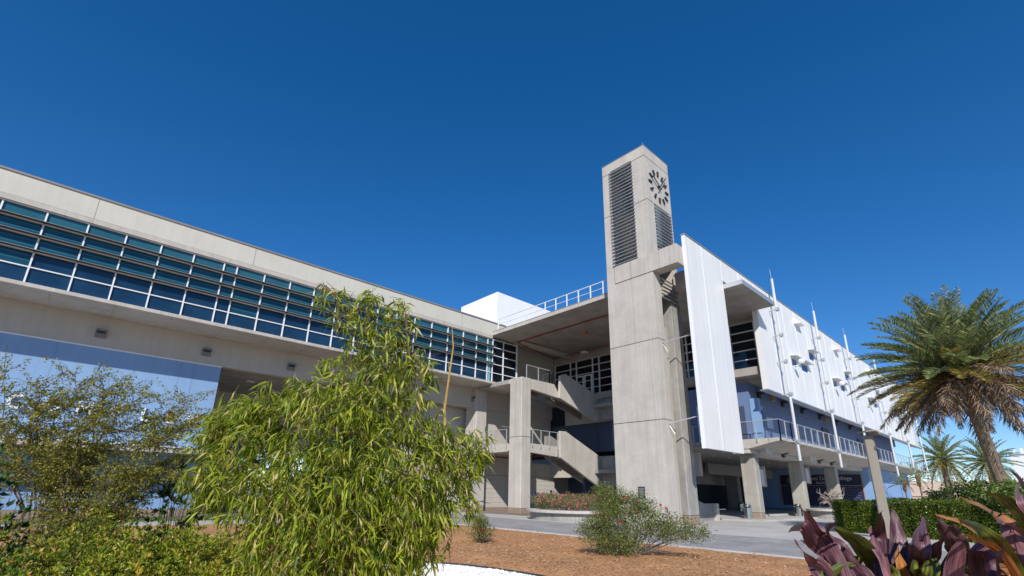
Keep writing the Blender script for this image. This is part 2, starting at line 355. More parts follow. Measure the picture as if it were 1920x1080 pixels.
# corner return of the glazing: pale curtain strip behind the last pane
obj('curtain', MB().box(26.75, 27.0, YL+.17, YL+.18, 11.05, 14.2), surf('pale_blue_curtain', (.16, .42, .55), .8, .05), LW)
obj('spandrel_beam', MB().box(-16, 37.79, 34.8, 35.3, 8.97, 10.735), beige2, LW)
obj('drip_strip', MB().box(-16, 6.6, 34.76, 34.83, 8.9, 8.965), whitep, LW)
obj('blue_wall', MB().box(-16, 6.6, 34.82, 35.3, .36, 8.9).box(6.1, 6.6, 35.3, 46, .36, 8.9), blue, LW)
gj = MB().box(4.45, 4.465, 34.815, 34.83, .4, 8.88).box(5.15, 5.165, 34.815, 34.83, .4, 8.88)
for x in (-12, -6.6, -1.2): gj.box(x, x+.012, 34.815, 34.83, .4, 8.88)
pieces('wall_joint', gj, midb, LW)
obj('wall_base', MB().box(-16, 6.63, 34.79, 35.3, 0, .355), brownb, LW)
obj('entrance_canopy', MB().box(-16, 6.0, 32.75, 34.81, 3.33, 3.62), conc, LW, bev=.02)
obj('canopy_flashing', MB().box(-16, 6.02, 32.71, 34.80, 3.625, 3.68), whitep, LW)
# underpass
obj('underpass_ceiling', MB().box(6.61, 38.3, 35.31, 46, 8.98, 9.1), soffit, LW)
uj = MB()
for k in range(14): uj.box(6.8+1.5*k, 6.83+1.5*k, 35.35, 46, 8.965, 8.99)
for k in range(7): uj.box(6.65, 27, 36+1.5*k, 36.03+1.5*k, 8.967, 8.99)
obj('ceiling_joint', uj, conc_d, LW)
pieces('underpass_wall', MB().box(6.61, 21, 44, 44.4, 4.6, 8.96).box(6.61, 11, 44, 44.4, 0, 4.59).box(17, 21, 44, 44.4, 0, 4.59).box(21.0, 21.4, 35.31, 44, 0, 8.96), beige2, LW)
ul = MB()
for x, y in ((9, 38), (15, 38), (12, 41)): ul.box(x, x+.5, y, y+.5, 8.93, 8.97)
pieces('ceiling_light', ul, whitep, LW)
obj('ground_floor_wall', MB().box(21.4, 28.0, 36.4, 36.8, 0, 8.96).box(28.0, 33.6, 35.05, 35.4, .3, 8.96).box(35.0, 38.3, 35.05, 35.4, .3, 4.4).box(35.0, 37.8, 35.05, 35.4, 5.4, 8.96).box(33.6, 35.0, 35.05, 35.4, 2.2, 5.42).box(33.6, 35.0, 35.05, 35.4, 7.65, 8.96).box(27.9, 28.25, 35.4, 36.4, 0, 8.96), beige2, LW)
bj = MB()
for k in range(7): bj.box(28.0, 33.5, 35.04, 35.06, .7+.4*k, .712+.4*k); bj.box(35.1, 38.3, 35.04, 35.06, .7+.4*k, .712+.4*k)
bj.box(28, 38.3, 35.035, 35.06, 3.05, 3.09)
pieces('block_joint', bj, brownb, LW)
obj('wall_base', MB().box(27.95, 33.55, 35.0, 35.04, 0, .3).box(35.05, 38.3, 35.0, 35.04, 0, .3), brownb, LW)
for z0, mt in ((.0, alu), (5.42, surf('pale_blue_door_paint', (.38, .46, .58), .5, .04))):
    d = obj('elevator_door', MB().box(33.7, 34.29, 35.16, 35.2, z0, z0+2.12).box(34.31, 34.9, 35.16, 35.2, z0, z0+2.12), mt, LW)
    q = obj('door_frame', MB().box(33.58, 33.7, 35.02, 35.22, z0, z0+2.2).box(34.9, 35.02, 35.02, 35.22, z0, z0+2.2).box(33.7, 34.9, 35.02, 35.22, z0+2.12, z0+2.2), alu); q.parent = d; q.data.transform(Matrix.Translation(-base_of(d)))
    pieces('call_panel', MB().box(32.95, 33.1, 35.0, 35.045, z0+.9, z0+1.35).box(32.6, 32.75, 35.0, 35.045, z0+1.6, z0+1.8).box(33.15, 33.35, 35.0, 35.045, z0+2.45, z0+2.65), dark, LW)
pieces('door_sign', MB().box(33.1, 33.4, 35.0, 35.045, 1.45, 1.75).box(35.5, 35.95, 35.0, 35.045, 1.15, 1.65), surf('sign_blue', (.03, .09, .3), .5, .02), LW)
obj('defibrillator_box', MB().box(28.35, 28.75, 34.9, 35.045, 1.2, 1.7), surf('yellow_box_paint', (.75, .5, .03), .5, .02), LW, bev=.02)
# wall lights, each a part with a lens
lampg = surf('grey_lamp_housing', (.20, .195, .19), .6, .05)
def wall_light(par, x, y, z, along='x', mt=lampg):
    if along == 'x':
        w_ = obj('wall_light', MB().box(x-.24, x+.24, y-.14, y, z-.24, z+.06).prism([(y-.44, z+.10), (y-.44, z+.2), (y-.06, z+.26), (y-.06, z+.07)], 'x', x-.24, x+.24), mt, par)
        q = obj('lens', MB().prism([(y-.38, z+.05), (y-.38, z+.095), (y-.16, z+.06), (y-.16, z+.0)], 'x', x-.18, x+.18), dark)
    q.parent = w_; q.data.transform(Matrix.Translation(-base_of(w_)))
for x in (-11, -5, .39, 5.6, 10.8, 16.2, 21.6, 27.1, 32.7): wall_light(LW, x, 34.8, 9.72)
for x, z in ((33.2, 4.1),): wall_light(LW, x, 35.03, z)
# letters on the blue wall
def text_mb(name, s, size, depth, mat, par, M):
    cu = bpy.data.curves.new(name, 'FONT'); cu.body = s; cu.size = size; cu.extrude = depth; cu.align_x = 'CENTER'; cu.offset = .012*size
    tmp = bpy.data.objects.new(name, cu); C.objects.link(tmp); bpy.context.view_layer.update()
    me = bpy.data.meshes.new_from_object(tmp.evaluated_get(bpy.context.evaluated_depsgraph_get())); bpy.data.objects.remove(tmp)
    me.transform(M); me.transform(Matrix.Translation(-base_of(par)))
    me.materials.clear(); me.materials.append(mat); o = bpy.data.objects.new(name, me); C.objects.link(o); o.parent = par
    return o
RX = Matrix.Rotation(math.pi/2, 4, 'X')
for s_, x, z in (('S', -13.2, 5.2), ('C', -12.1, 5.2), ('I', -11.1, 5.2), ('E', -10.2, 5.2), ('N', -9.1, 5.2), ('C', -8.0, 5.2), ('E', -6.9, 5.2), ('C', -2.05, 5.2), ('O', -.75, 5.18), ('M', .6, 5.17), ('P', 2.0, 5.16), ('L', 3.3, 5.14), ('E', 4.5, 5.14), ('X', 5.62, 5.14)):
    text_mb('letter', s_, 1.0, .07, whitep, LW, Matrix.Translation((x, 34.74, z)) @ RX)
# column under the wing and the corner column, with their brown feet
def column(par, x0, x1, y0, y1, z1, foot=.42, mt=conc, name='column'):
    c = obj(name, MB().box(x0, x1, y0, y1, foot, z1), mt, par, bev=.05)
    f = obj('column_foot', MB().box(x0-.004, x1+.004, y0-.004, y1+.004, 0, foot), brownb, None, bev=.05); f.parent = c; f.data.transform(Matrix.Translation(-base_of(c)))
    return c
column(LW, 27.06, 28.3, 34.2, 35.75, 10.73)
# ================================================================ COURTYARD: landings, stair, roof slab (one staircase thing)
ST = thing('outdoor_staircase', 'grey concrete switchback staircase with solid parapets and cable railed landings beside the clock tower', 'staircase', (30, 30, 0))
column(ST, 27.06, 28.15, 28.3, 29.75, 10.82)
gr = MB().box(27.05, 27.1, 28.98, 29.01, .45, 10.8).box(27.05, 28.3, 28.27, 28.31, 5.92, 5.95).box(27.03, 27.07, 28.3, 29.9, 5.92, 5.95)
obj('column_groove', gr, conc_d, ST)
obj('upper_landing', MB().prism([(28.26, 10.79), (31.05, 10.79), (31.62, 10.0), (31.62, 9.66), (31.3, 9.66), (28.26, 9.92)], 'y', 28.32, 28.75).box(27.1, 31.6, 28.76, 32.05, 10.42, 10.78), conc, ST)
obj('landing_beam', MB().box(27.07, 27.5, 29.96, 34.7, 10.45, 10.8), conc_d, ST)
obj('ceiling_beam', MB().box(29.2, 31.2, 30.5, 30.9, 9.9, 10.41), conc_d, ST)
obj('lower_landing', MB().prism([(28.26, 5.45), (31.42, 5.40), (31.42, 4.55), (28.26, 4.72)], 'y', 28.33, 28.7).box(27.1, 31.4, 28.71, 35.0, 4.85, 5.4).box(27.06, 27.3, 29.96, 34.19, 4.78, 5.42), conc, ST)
def stair(up_):
    if up_: A, B, Cc, Cb, D, E = (31.42, 11.62), (32.35, 11.85), (37.25, 10.75), (37.2, 8.2), (36.5, 8.06), (31.42, 9.6)
    else: A, B, Cc, Cb, D, E = (31.44, 6.72), (32.2, 6.73), (37.2, 4.78), (37.2, 2.27), (36.5, 2.24), (31.44, 4.49)
    if up_: A = (31.55, 11.62); B = (32.25, 11.9); Cc = (37.2, 10.45)
    zt = Cc[1]-.95
    p = MB().prism([A, B, (33.6, B[1]-.35) if up_ else B, Cc, Cb, D, E][:2]+([Cc, Cb, D, E]), 'y', 28.02, 28.27)
    obj('stair_parapet', p, conc, ST, bev=.02)
    z0 = A[1]-1.25; z1 = Cb[1]+1.4
    st = MB(); n_ = 13
    for k in range(n_):
        x = 31.9+(36.0-31.9)*k/n_; z = z0-(z0-z1)*(k+1)/(n_+1); st.box(x, x+4.1/n_+.02, 28.28, 30.0-.4, z-.42, z)
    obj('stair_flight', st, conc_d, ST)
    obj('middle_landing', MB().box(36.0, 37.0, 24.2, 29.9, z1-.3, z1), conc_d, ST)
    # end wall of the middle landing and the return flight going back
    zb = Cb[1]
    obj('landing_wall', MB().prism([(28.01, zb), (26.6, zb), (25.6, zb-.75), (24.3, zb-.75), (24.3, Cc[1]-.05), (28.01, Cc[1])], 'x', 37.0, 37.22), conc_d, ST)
    hr = MB()
    for dy in (28.4,):
        for dz in (0, -.28):
            hr.tube([(32.1, dy, A[1]+.25+dz), (32.5, dy, A[1]+.22+dz), (36.6, dy, Cc[1]+.05+dz)], .03, 6)
        for k in range(4): hr.tube([(32.6+1.3*k, dy, A[1]+.2-(A[1]+.15-Cc[1])*(.5+1.3*k)/4.6), (32.6+1.3*k, dy, A[1]-1.0-(A[1]+.15-Cc[1])*(.5+1.3*k)/4.6)], .02, 6)
    obj('handrail', hr, steel, ST)
    # return flight rising behind
    rp = MB().prism([(A[0]+.4, A[1]-.25), (B[0]+.3, B[1]-.2), (36.9, Cc[1]-.05), (36.9, zb+.3), (A[0]+.4, E[1]+.1)], 'y', 30.1, 30.3)
    obj('return_parapet', rp, conc_d, ST)
stair(True); stair(False)
obj('slope_handrail', MB().tube([(35.0, 23.4, .9), (36.2, 23.4, 2.6)], .035), alu, ST)
# railings: posts, top rail and thin cables
def railing(par, pts, z, h=1.1, step=1.5, ncab=9, post=.03, side=None, drop=.3, mt=galv, cable=True, mid=False, cmat=None):
    rl = MB(); cb = MB()
    for (x0, y0), (x1, y1) in zip(pts[:-1], pts[1:]):
        L = math.hypot(x1-x0, y1-y0); n_ = max(1, round(L/step)); ux, uy = (x1-x0)/L, (y1-y0)/L
        for k in range(n_+1):
            x, y = x0+(x1-x0)*k/n_, y0+(y1-y0)*k/n_
            rl.box(x-post, x+post, y-post, y+post, z-drop, z+h)
        rl.tube([(x0-ux*.03, y0-uy*.03, z+h+.02), (x1+ux*.03, y1+uy*.03, z+h+.02)], .035, 6)
        if mid: rl.tube([(x0, y0, z+h*.52), (x1, y1, z+h*.52)], .022, 6)
        if cable:
            for c in range(ncab): cb.tube([(x0, y0, z+.1+c*(h-.12)/ncab), (x1, y1, z+.1+c*(h-.12)/ncab)], .008, 3, cap=False)
    rr = obj('railing', rl, mt, par)
    if cable:
        q = obj('cable', cb, cmat or steel, None); q.parent = rr; q.data.transform(Matrix.Translation(-base_of(rr)))
    return rr
railing(ST, [(27.75, 28.45), (30.6, 28.45), (31.4, 28.9), (31.4, 30)], 10.8, 1.15, 1.45)
railing(ST, [(27.02, 34.1), (27.02, 30.0)], 5.42, 1.15, 1.4); railing(ST, [(28.3, 28.27), (31.35, 28.27)], 5.45, 1.1, 1.02)
rp = MB().tube([(28.6, 29.2, 4.70), (31.4, 29.2, 4.70), (31.4, 34, 4.70)], .05, 8).tube([(28.6, 30.3, 10.2), (37, 30.3, 10.2)], .05, 8).tube([(27.2, 33.9, 4.2), (27.2, 33.5, 4.6), (31, 33.5, 4.6)], .06, 8)
obj('sprinkler_pipe', rp, redp, ST)
# ================================================================ RIGHT WING
RW = thing('panel_clad_wing', 'white metal clad wing right of the clock tower with balcony and open colonnade', 'building', (60, 20, 0))
YP = 12.55; YQ = 12.93
def holed(x0, x1, z0, z1, ya, yb, holes, mb):
    cuts = sorted(set([x0, x1]+[h[0] for h in holes]+[h[1] for h in holes]))
    for a, b_ in zip(cuts[:-1], cuts[1:]):
        hs_ = sorted([(h[2], h[3]) for h in holes if h[0] <= a+1e-6 and h[1] >= b_-1e-6]); z = z0
        for h0, h1 in hs_:
            mb.box(a, b_, ya, yb, z, h0); z = h1
        mb.box(a, b_, ya, yb, z, z1)
    return mb
wins = []
for b0 in (38.8, 49.9, 63.0, 76.0):
    wins += [(b0+3.6, b0+4.8, 11.85, 12.5), (b0+5.9, b0+7.5, 11.85, 12.5)]
    wins += [(b0+8.5, b0+9.9, 13.35, 14.05)]
wins = [w_ for w_ in wins if w_[1] < 92]
cl = MB().box(25.92, 30.85, YP, 12.74, 4.1, 17.2).box(30.85, 36.38, YP, YQ, 15.62, 17.2)
holed(36.38, 92.9, 9.0, 17.2, YP, YQ, wins, cl)
cp = obj('cladding', cl, white, RW)
x = 28.05
while x < 92:
    z0 = 4.12 if x < 30.8 else (15.64 if x < 36.3 else 9.02)
    for a, b_ in [(z0, 17.18)]:
        segs = [(a, b_)]
        for h in wins:
            if h[0]-.05 < x < h[1]+.05: segs = [(a, h[2]-.02), (h[3]+.02, b_)]
        for s0, s1 in segs: obj('panel_seam', MB().box(x-.018, x+.018, YP-.014, YP+.01, s0, s1), whitep, RW)
    x += 2.78
gv = MB(); x = 27.9
obj('coping', MB().box(25.86, 30.85, YP-.04, 12.8, 17.2, 17.28).box(30.85, 92.95, YP-.04, YQ+.04, 17.2, 17.28), cope, RW)
obj('corner_trim', MB().box(25.895, 25.98, YP-.015, 12.755, 4.08, 17.19), whitep, RW)
obj('panel_soffit_trim', MB().box(36.4, 92.9, YP-.01, YQ+.2, 8.93, 8.995), alu, RW)
bglass = glassmat('sky_blue_reflecting_glass', (.008, .05, .15), (.012, .08, .22))  # blue of the reflected sky is put into the base colour
for w_ in wins:
    pn = obj('window', MB().face([(w_[0], YP+.06, w_[2]), (w_[1], YP+.06, w_[2]), (w_[1], YP+.06, w_[3]), (w_[0], YP+.06, w_[3])]), bglass, RW)
for b0 in (38.8, 49.9, 63.0, 76.0):
    for a, b_, z in ((b0+3.35, b0+7.75, 12.58), (b0+8.35, b0+10.15, 14.14)):
        if b_ < 92.5: obj('awning', MB().prism([(YP-.5, z+.0), (YP-.5, z+.03), (YP+.0, z+.12), (YP+.0, z+.06)], 'x', a, b_), whitep, RW)
    c_ = b0+5.7
    lv = MB().prism([(YP-.5, 15.95), (YP-.5, 16.1), (YP, 16.5), (YP, 15.95)], 'x', c_, c_+1.2); obj('vent_cowl', lv, whitep, RW, bev=.02)
    fl = MB().tube([(b0+3.6, YP-.02, 11.75), (b0+3.6, YP-.5, 11.8), (b0+3.6, YP-.62, 11.95)], .04, 8); fl.lathe(b0+3.6, YP-.72, [(.02, 11.85), (.18, 11.9), (.25, 12.02), (.25, 12.14), (.15, 12.24), (.02, 12.28)], 14)
    obj('floodlight', fl, whitep, RW, smooth=False)
# floors, soffits and walls behind the cladding
obj('canopy_slab', MB().box(30.87, 36.37, 11.33, YP-.005, 15.0, 15.3).box(30.87, 36.37, YP-.005, YQ+.005, 15.0, 15.3).box(29.3, 37.78, YQ+.006, 19.2, 15.0, 15.3), soffit, RW)
obj('canopy_edge_trim', MB().box(30.85, 36.4, 11.29, 11.325, 15.02, 15.34).box(30.83, 30.865, 11.33, YP-.01, 15.02, 15.34), alu, RW)
obj('upper_floor_slab', MB().box(36.75, 37.85, 13.0, 34.6, 10.25, 10.85).box(37.85, 92, YQ+.01, 17, 10.0, 10.3), soffit, RW)
obj('upper_room', MB().box(38.3, 92, 17.1, 17.4, 10.3, 17).box(38.3, 92, YQ+.02, 30, 16.6, 16.8).box(37.82, 38.1, 12.95, 34.8, 14.78, 15.8), soffit, RW)
gx = MB(); gf = MB(); ys = [12.96, 13.5, 15.4, 17.3, 19.2, 21.1, 23.0, 24.9, 26.95, 28.54, 29.34, 31.45, 32.26, 34.45]; zs = [11.0, 11.76, 12.52, 13.28, 14.03, 14.78]
for a, b_ in zip(ys[:-1], ys[1:]):
    for z0, z1 in zip(zs[:-1], zs[1:]): gx.face([(38.0, a, z0), (38.0, b_, z0), (38.0, b_, z1), (38.0, a, z1)][::-1])
for y in ys: gf.box(37.86, 38.02, y-.04, y+.04, 10.86, 14.79)
for a, b_ in zip(ys[:-1], ys[1:]):
    for z in zs: gf.box(37.87, 38.01, a+.04, b_-.04, z-.03, z+.03)
cw = obj('curtain_wall', gx, glass_dk, RW); q = obj('frame', gf, whitep, None); q.parent = cw; q.data.transform(Matrix.Translation(-base_of(cw)))
dr = MB()
for y0, y1 in ((29.4, 30.35), (30.45, 31.4)): dr.box(37.78, 37.86, y0, y0+.12, 10.9, 13.1).box(37.78, 37.86, y1-.12, y1, 10.9, 13.1).box(37.78, 37.86, y0+.12, y1-.12, 12.98, 13.1).box(37.78, 37.86, y0+.12, y1-.12, 10.9, 11.1)
obj('door', dr, whitep, RW)
obj('upper_wall_blue', MB().box(37.8, 38.3, 14.5, 27.2, 5.6, 10.0).box(38.3, 88, 14.5, 14.9, 8.75, 10.0).box(39.2, 88, 14.75, 15.0, 5.6, 8.75), midb, RW)
obj('upper_wall_navy', MB().box(37.8, 38.3, 27.2, 34.79, 5.42, 8.2), navy, RW)
obj('wall_band', MB().box(37.79, 38.3, 27.2, 33.0, 8.2, 10.2).box(37.79, 38.3, 19, 35.04, 3.1, 5.0), beige2, RW)
obj('light_pier', MB().box(37.74, 38.2, 13.9, 14.49, 5.6, 8.7), blue, RW)
for q in ((39.4, 40.4, 14.6, 14.76, 5.62, 8.3), (55.4, 57.3, 14.6, 14.76, 5.62, 8.3), (68.3, 70.3, 14.6, 14.76, 5.62, 8.3), (37.76, 37.79, 14.95, 15.9, 5.62, 8.2), (37.76, 37.79, 28.9, 30.2, 5.45, 7.9)): obj('door', MB().box(*q), navy, RW)
pwb = surf('pale_window_blind', (.32, .45, .62), .4, .05)
for x0, x1, z0, z1 in ((41.2, 42.5, 6.9, 7.75), (53.0, 54.1, 6.7, 7.5), (64.0, 65.6, 6.6, 7.4), (66.4, 67.6, 6.6, 7.4)):
    wq = obj('window', MB().box(x0+.05, x1-.05, 14.70, 14.74, z0+.05, z1-.05), pwb, RW); fq = obj('frame', MB().box(x0, x0+.05, 14.67, 14.75, z0, z1).box(x1-.05, x1, 14.67, 14.75, z0, z1).box(x0+.05, x1-.05, 14.67, 14.75, z0, z0+.05).box(x0+.05, x1-.05, 14.67, 14.75, z1-.05, z1), alu); fq.parent = wq; fq.data.transform(Matrix.Translation(-base_of(wq)))
es = obj('exit_sign', MB().box(38.7, 38.76, 14.0, 14.5, 7.95, 8.2).box(38.35, 39.15, 14.42, 14.46, 8.3, 8.6), whitep, RW)
text_mb('sign_lettering', 'EXIT', .28, .004, surf('exit_red', (.5, .03, .03), .5, .02), RW, Matrix.Translation((38.75, 14.41, 8.36)) @ RX)
for x in (39.6, 44.6, 49.4, 54.4, 59.6, 64.8, 70, 75.5): wall_light(RW, x, 14.5, 9.2, mt=dark)
bxx = MB().box(42.0, 42.35, 14.2, 14.49, 9.1, 9.65).box(56, 56.4, 14.2, 14.49, 8.9, 9.3)
pieces('wall_speaker', bxx, surf('tan_speaker', (.42, .3, .17), .6, .04), RW)
# balcony
BAL = MB().prism([(12.35, 5.62), (12.35, 5.42), (12.9, 5.34), (14.65, 4.95), (15.85, 4.95), (15.85, 5.62)], 'x', 36.95, 92.2)
BAL.box(36.9, 37.79, 15.86, 22, 5.2, 5.62)
obj('balcony_slab', BAL, conc, RW)
railing(RW, [(36.9, 22), (36.9, 12.38), (39.2, 12.38)], 5.7, 1.15, 1.5, drop=.35)
railing(RW, [(39.2, 12.38), (65, 12.38)], 5.7, 1.15, 1.5, drop=.35); railing(RW, [(65, 12.38), (92, 12.38), (92, 15)], 5.7, 1.15, 1.7, drop=.35)
obj('colonnade_beam', MB().box(37.0, 68.0, 14.66, 15.9, 4.62, 4.945), conc, RW, bev=.03)
obj('colonnade_ceiling', MB().box(37.8, 68, 15.91, 27, 4.93, 5.1).box(33.5, 37.79, 16.2, 18.6, 4.93, 5.1), surf('grey_ceiling', (.30, .295, .29), .7, .08), RW)
dl = MB(); R = random.Random(2)
for x in np.arange(38.5, 66, 3.1):
    for y in (17.4, 19.6, 22, 24.4): dl.lathe(float(x)+R.uniform(-.3, .3), y, [(.13, 4.90), (.13, 4.928)], 10)
obj('downlight', dl, whitep, RW)
for x in (37.75, 47.55, 57.4): column(RW, x, x+.8, 14.7, 15.75, 4.61, .5, conc_m)
column(RW, 57.9, 58.7, 24.7, 26.1, 4.92, .35, conc_d)
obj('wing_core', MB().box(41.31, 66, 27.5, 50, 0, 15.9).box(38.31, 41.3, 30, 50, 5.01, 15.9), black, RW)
obj('north_core', MB().box(38.4, 60, 35.5, 50, 0, 16.0), beige2, LW)
obj('back_spandrel', MB().box(50.5, 67.9, 24.4, 24.7, 3.8, 4.92).box(41.32, 60, 27.1, 27.4, 2.85, 4.92), surf('pale_spandrel', (.34, .32, .30), .8, .06), RW)
obj('dark_back_wall', MB().box(38.3, 68, 31, 31.3, 0, 5).box(41.0, 41.3, 27.3, 38, 0, 3.1).box(38.3, 41, 37.6, 38, 0, 3.1), navy, RW)
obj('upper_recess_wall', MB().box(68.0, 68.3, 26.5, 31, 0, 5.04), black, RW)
obj('ground_floor_room', MB().box(68.0, 90, 14.2, 26.2, .36, 5.0), blue, RW)
obj('wall_base', MB().box(67.97, 90.02, 14.17, 26.2, 0, .355), midb, RW)
sp = []
def spk(x, y, z, s=1.0):
    b_ = obj('loudspeaker', MB().prism([(x, z-.35*s), (x+1.5*s, z-.35*s), (x+1.9*s, z+.3*s), (x, z+.3*s)], 'y', y-.55, y), surf('speaker_white', (.55, .54, .52), .6, .03) if not sp else sp[0], RW)
    if not sp: sp.append(b_.data.materials[0])
    g_ = obj('grille', MB().box(x+.9*s, x+1.5*s, y-.57, y-.552, z-.3*s, z+.25*s), galv, None); g_.parent = b_; g_.data.transform(Matrix.Translation(-base_of(b_)))
for x in (38.6, 48.4, 58.2): spk(x, 14.64, 4.98, .8)
for x in (43.5, 52.5, 56.2): wall_light(RW, x, 14.64, 4.92, mt=dark)
for x, y, z0, z1 in ((42.3, 16.2, 2.5, 3.75), (53.5, 16.2, 3.0, 4.35)):
    hs_ = MB(); hs_.box(x, x+.9, y, y+.9, z0, z1).box(x+1.15, x+1.25, y, y+.4, z0-.1, z1+.3).tube([(x+.4, y+.4, z1), (x+.4, y+.4, 4.92)], .04)
    obj('hanging_speaker', hs_, sp[0], RW)
# roof slab over the courtyard with its railing
RS = thing('courtyard_roof', 'thin concrete roof slab with a white pipe railing spanning between the beige wing and the tower', 'roof', (32, 26, 15.3))
obj('roof_slab', MB().box(30.31, 37.79, YL-.01, 34.54, 15.72, 15.9).prism([(27.06, 15.30), (27.06, 15.55), (29.6, 15.6), (37.78, 16.1), (37.78, 15.72), (30.0, 15.72), (30.0, 15.30)], 'y', 19.21, YL-.02), soffit, RS)
obj('slab_edge', MB().box(27.02, 27.055, 19.2, YL-.02, 15.285, 15.6), conc, RS)
obj('roof_flashing', MB().box(27.0, 27.5, 19.18, YL-.02, 15.602, 15.64), cope, RS)
railing(RS, [(27.15, 31.6), (27.15, 18.6)], 15.64, 1.05, 1.2, post=.035, drop=0, mt=whitep, cable=False, mid=True)
obj('roof_vent_duct', MB().box(28.0, 28.3, 19.6, 30, 15.66, 15.98), alu, RS)
obj('sprinkler_pipe', MB().tube([(37.2, 19.5, 15.4), (37.2, 33.8, 15.4)], .05, 8).tube([(29.9, 19.3, 15.2), (29.9, 32.0, 15.2), (37.2, 33.9, 15.4)], .06, 8), redp, RS)
obj('ceiling_lamp', MB().box(33.0, 33.35, 26.2, 26.55, 15.45, 15.7), surf('orange_lamp', (.6, .2, .08), .5, .02), RS)
for p in ((36.9, 29.5, 15.2), (36.2, 34.1, 12.6)): obj('oval_light', MB().lathe(p[0], p[1], [(.2, p[2]-.12), (.42, p[2]-.05), (.42, p[2]+.02), (.1, p[2]+.15)], 14), whitep, RS)
LWb = obj('recessed_wall', MB().box(30.24, 37.8, 34.55, 34.79, 10.75, 15.71).box(30.24, 30.3, YL+.1, 34.55, 10.98, 15.29), beige2, LW)
# white plant room on the roof behind
PR = tag(obj('plant_room', MB().box(29.36, 37.65, 34.42, 40.5, 16.12, 21.0), surf('white_roof_box', (.82, .82, .82), .6, .02)), 'plain white box shaped rooftop room rising behind the roof railing', 'rooftop room')
# ================================================================ CLOCK TOWER
TW = thing('clock_tower', 'tall rectangular concrete clock tower with louvred openings standing beside the white cladding', 'clock tower', (26.8, 16.2, 0))
X0, X1, Y0, Y1 = 25.2, 28.35, 14.5, 18.0
sh = MB()
# front wall (facing -X) with the tall louvre opening
def wall_x(mb, x0, x1, ya, yb, z0, z1, h):
    mb.box(x0, x1, ya, h[0], z0, z1); mb.box(x0, x1, h[1], yb, z0, z1); mb.box(x0, x1, h[0], h[1], z0, h[2]); mb.box(x0, x1, h[0], h[1], h[3], z1)
wall_x(sh, X0, X0+.4, Y0, Y1, 13.9, 24.7, (15.55, 17.3, 16.35, 24.0))
sh.box(X0, X0+.4, Y0, Y1, 0, 13.9)
sh.box(X0+.4, 26.03, Y0, Y0+.35, 0, 20.4)
sh.box(X0+.4, X1, Y0, Y0+.35, 20.4, 24.7)
sh.box(28.0, X1, Y0, Y0+.35, 13.9, 20.4)
wall_x(sh, X1-.35, X1, Y0+.35, Y1, 13.9, 24.7, (15.6, 17.2, 17.5, 23.6))
sh.box(X0+.4, X1-.35, Y1-.35, Y1, 13.9, 24.7)
sh.box(X0+.4, X1-.35, Y0+.35, Y1-.35, 24.4, 24.7)
sh.box(X0+.4, 26.2, 17.2, Y1, 0, 13.9)
sh.box(26.2, 27.6, 17.3, Y1, 0, 13.9)
tw = obj('tower_shaft', sh, conc, TW)
obj('corner_return', MB().box(26.03, 26.45, Y0+.06, 17.2, 0.0, 11.6).box(26.03, 26.06, Y0+.35, 17.2, 11.6, 20.4), surf('warm_concrete', (.43, .385, .325), .9, .1, .08, .08, .2), TW)
obj('tower_pillar', MB().box(27.15, X1, Y0, 15.45, .5, 13.9), conc_d, TW, bev=.05)  # darker concrete here: shadow of the cladding panel put into the colour
obj('pillar_foot', MB().box(27.14, X1+.01, Y0-.01, 15.46, 0, .5), brownb, TW, bev=.04)
obj('upper_beam', MB().box(X0-.03, 26.02, 12.76, 17.35, 15.1, 16.4), conc, TW, bev=.02)
obj('upper_beam', MB().box(27.7, X1-.005, 12.76, Y0-.002, 14.5, 15.75), conc, TW, bev=.02)
jn = MB()
for z in (5.78, 10.67, 20.42, 23.88):
    jn.box(X0-.004, X0+.002, Y0-.004, Y1, z-.022, z+.022); jn.box(X0-.004, 26.0 if z < 20 else X1+.003, Y0-.004, Y0+.002, z-.022, z+.022)
jn.box(X0-.034, X0-.028, 12.95, 17.35, 15.1, 15.12).box(26.445, 26.455, Y0+.05, Y0+.4, 3.5, 3.55).box(26.2, 26.456, Y0+.05, Y0+.1, 9.6, 9.64)
jn.box(X0-.004, X0+.002, 17.34, 17.37, 15.1, 16.4)
obj('construction_joint', jn, surf('dark_joint_line', (.09, .08, .075), .9, .05), TW)  # thin dark strips mark the joints
th = MB(); R = random.Random(9)
for z in np.arange(1.4, 15, 1.63):
    for y in (15.3, 16.6, 17.6): th.box(X0-.003, X0+.001, y-.018, y+.018, float(z)-.018, float(z)+.018)
obj('tie_hole', th, conc_d, TW)
vg = MB()
for y in (14.75, 14.95): vg.box(X0-.006, X0+.002, y, y+.025, .05, 15.05)
for x in (25.55,): vg.box(x, x+.025, Y0-.006, Y0+.002, .05, 15.05)
obj('form_ridge', vg, surf('light_concrete', (.50, .48, .45), .9, .05, 0, .05), TW)
lv = MB(); k = 16.42
while k < 23.95:
    lv.prism([(X0-.10, k-.02), (X0-.10, k+.02), (X0+.13, k+.14), (X0+.13, k+.10)], 'y', 15.46, 17.42); k += .262
obj('louvre_panel', lv, alu, TW)
for ka, kb in ((13.55, 15.0), (16.45, 20.35)):
  lv = MB(); k = ka
  while k < kb:
    lv.prism([(Y0-.12, k-.02), (Y0-.12, k+.02), (Y0+.12, k+.13), (Y0+.12, k+.09)], 'x', 26.04, 28.12)
    k += .262
  obj('louvre_panel', lv, alu, TW)
obj('parapet_flashing', MB().box(X0-.02, X1+.02, Y0-.02, Y1+.02, 24.7, 24.74), cope, TW)
obj('lightning_rod', MB().tube([(25.3, 14.6, 24.7), (25.3, 14.6, 25.0)], .012, 5), alu, TW)
CL = obj('clock', MB().lathe(26.78, 0, [(.0001, 0)], 3) if False else MB().box(26.70, 26.86, Y0-.16, Y0-.002, 21.94, 22.10), dark, TW)
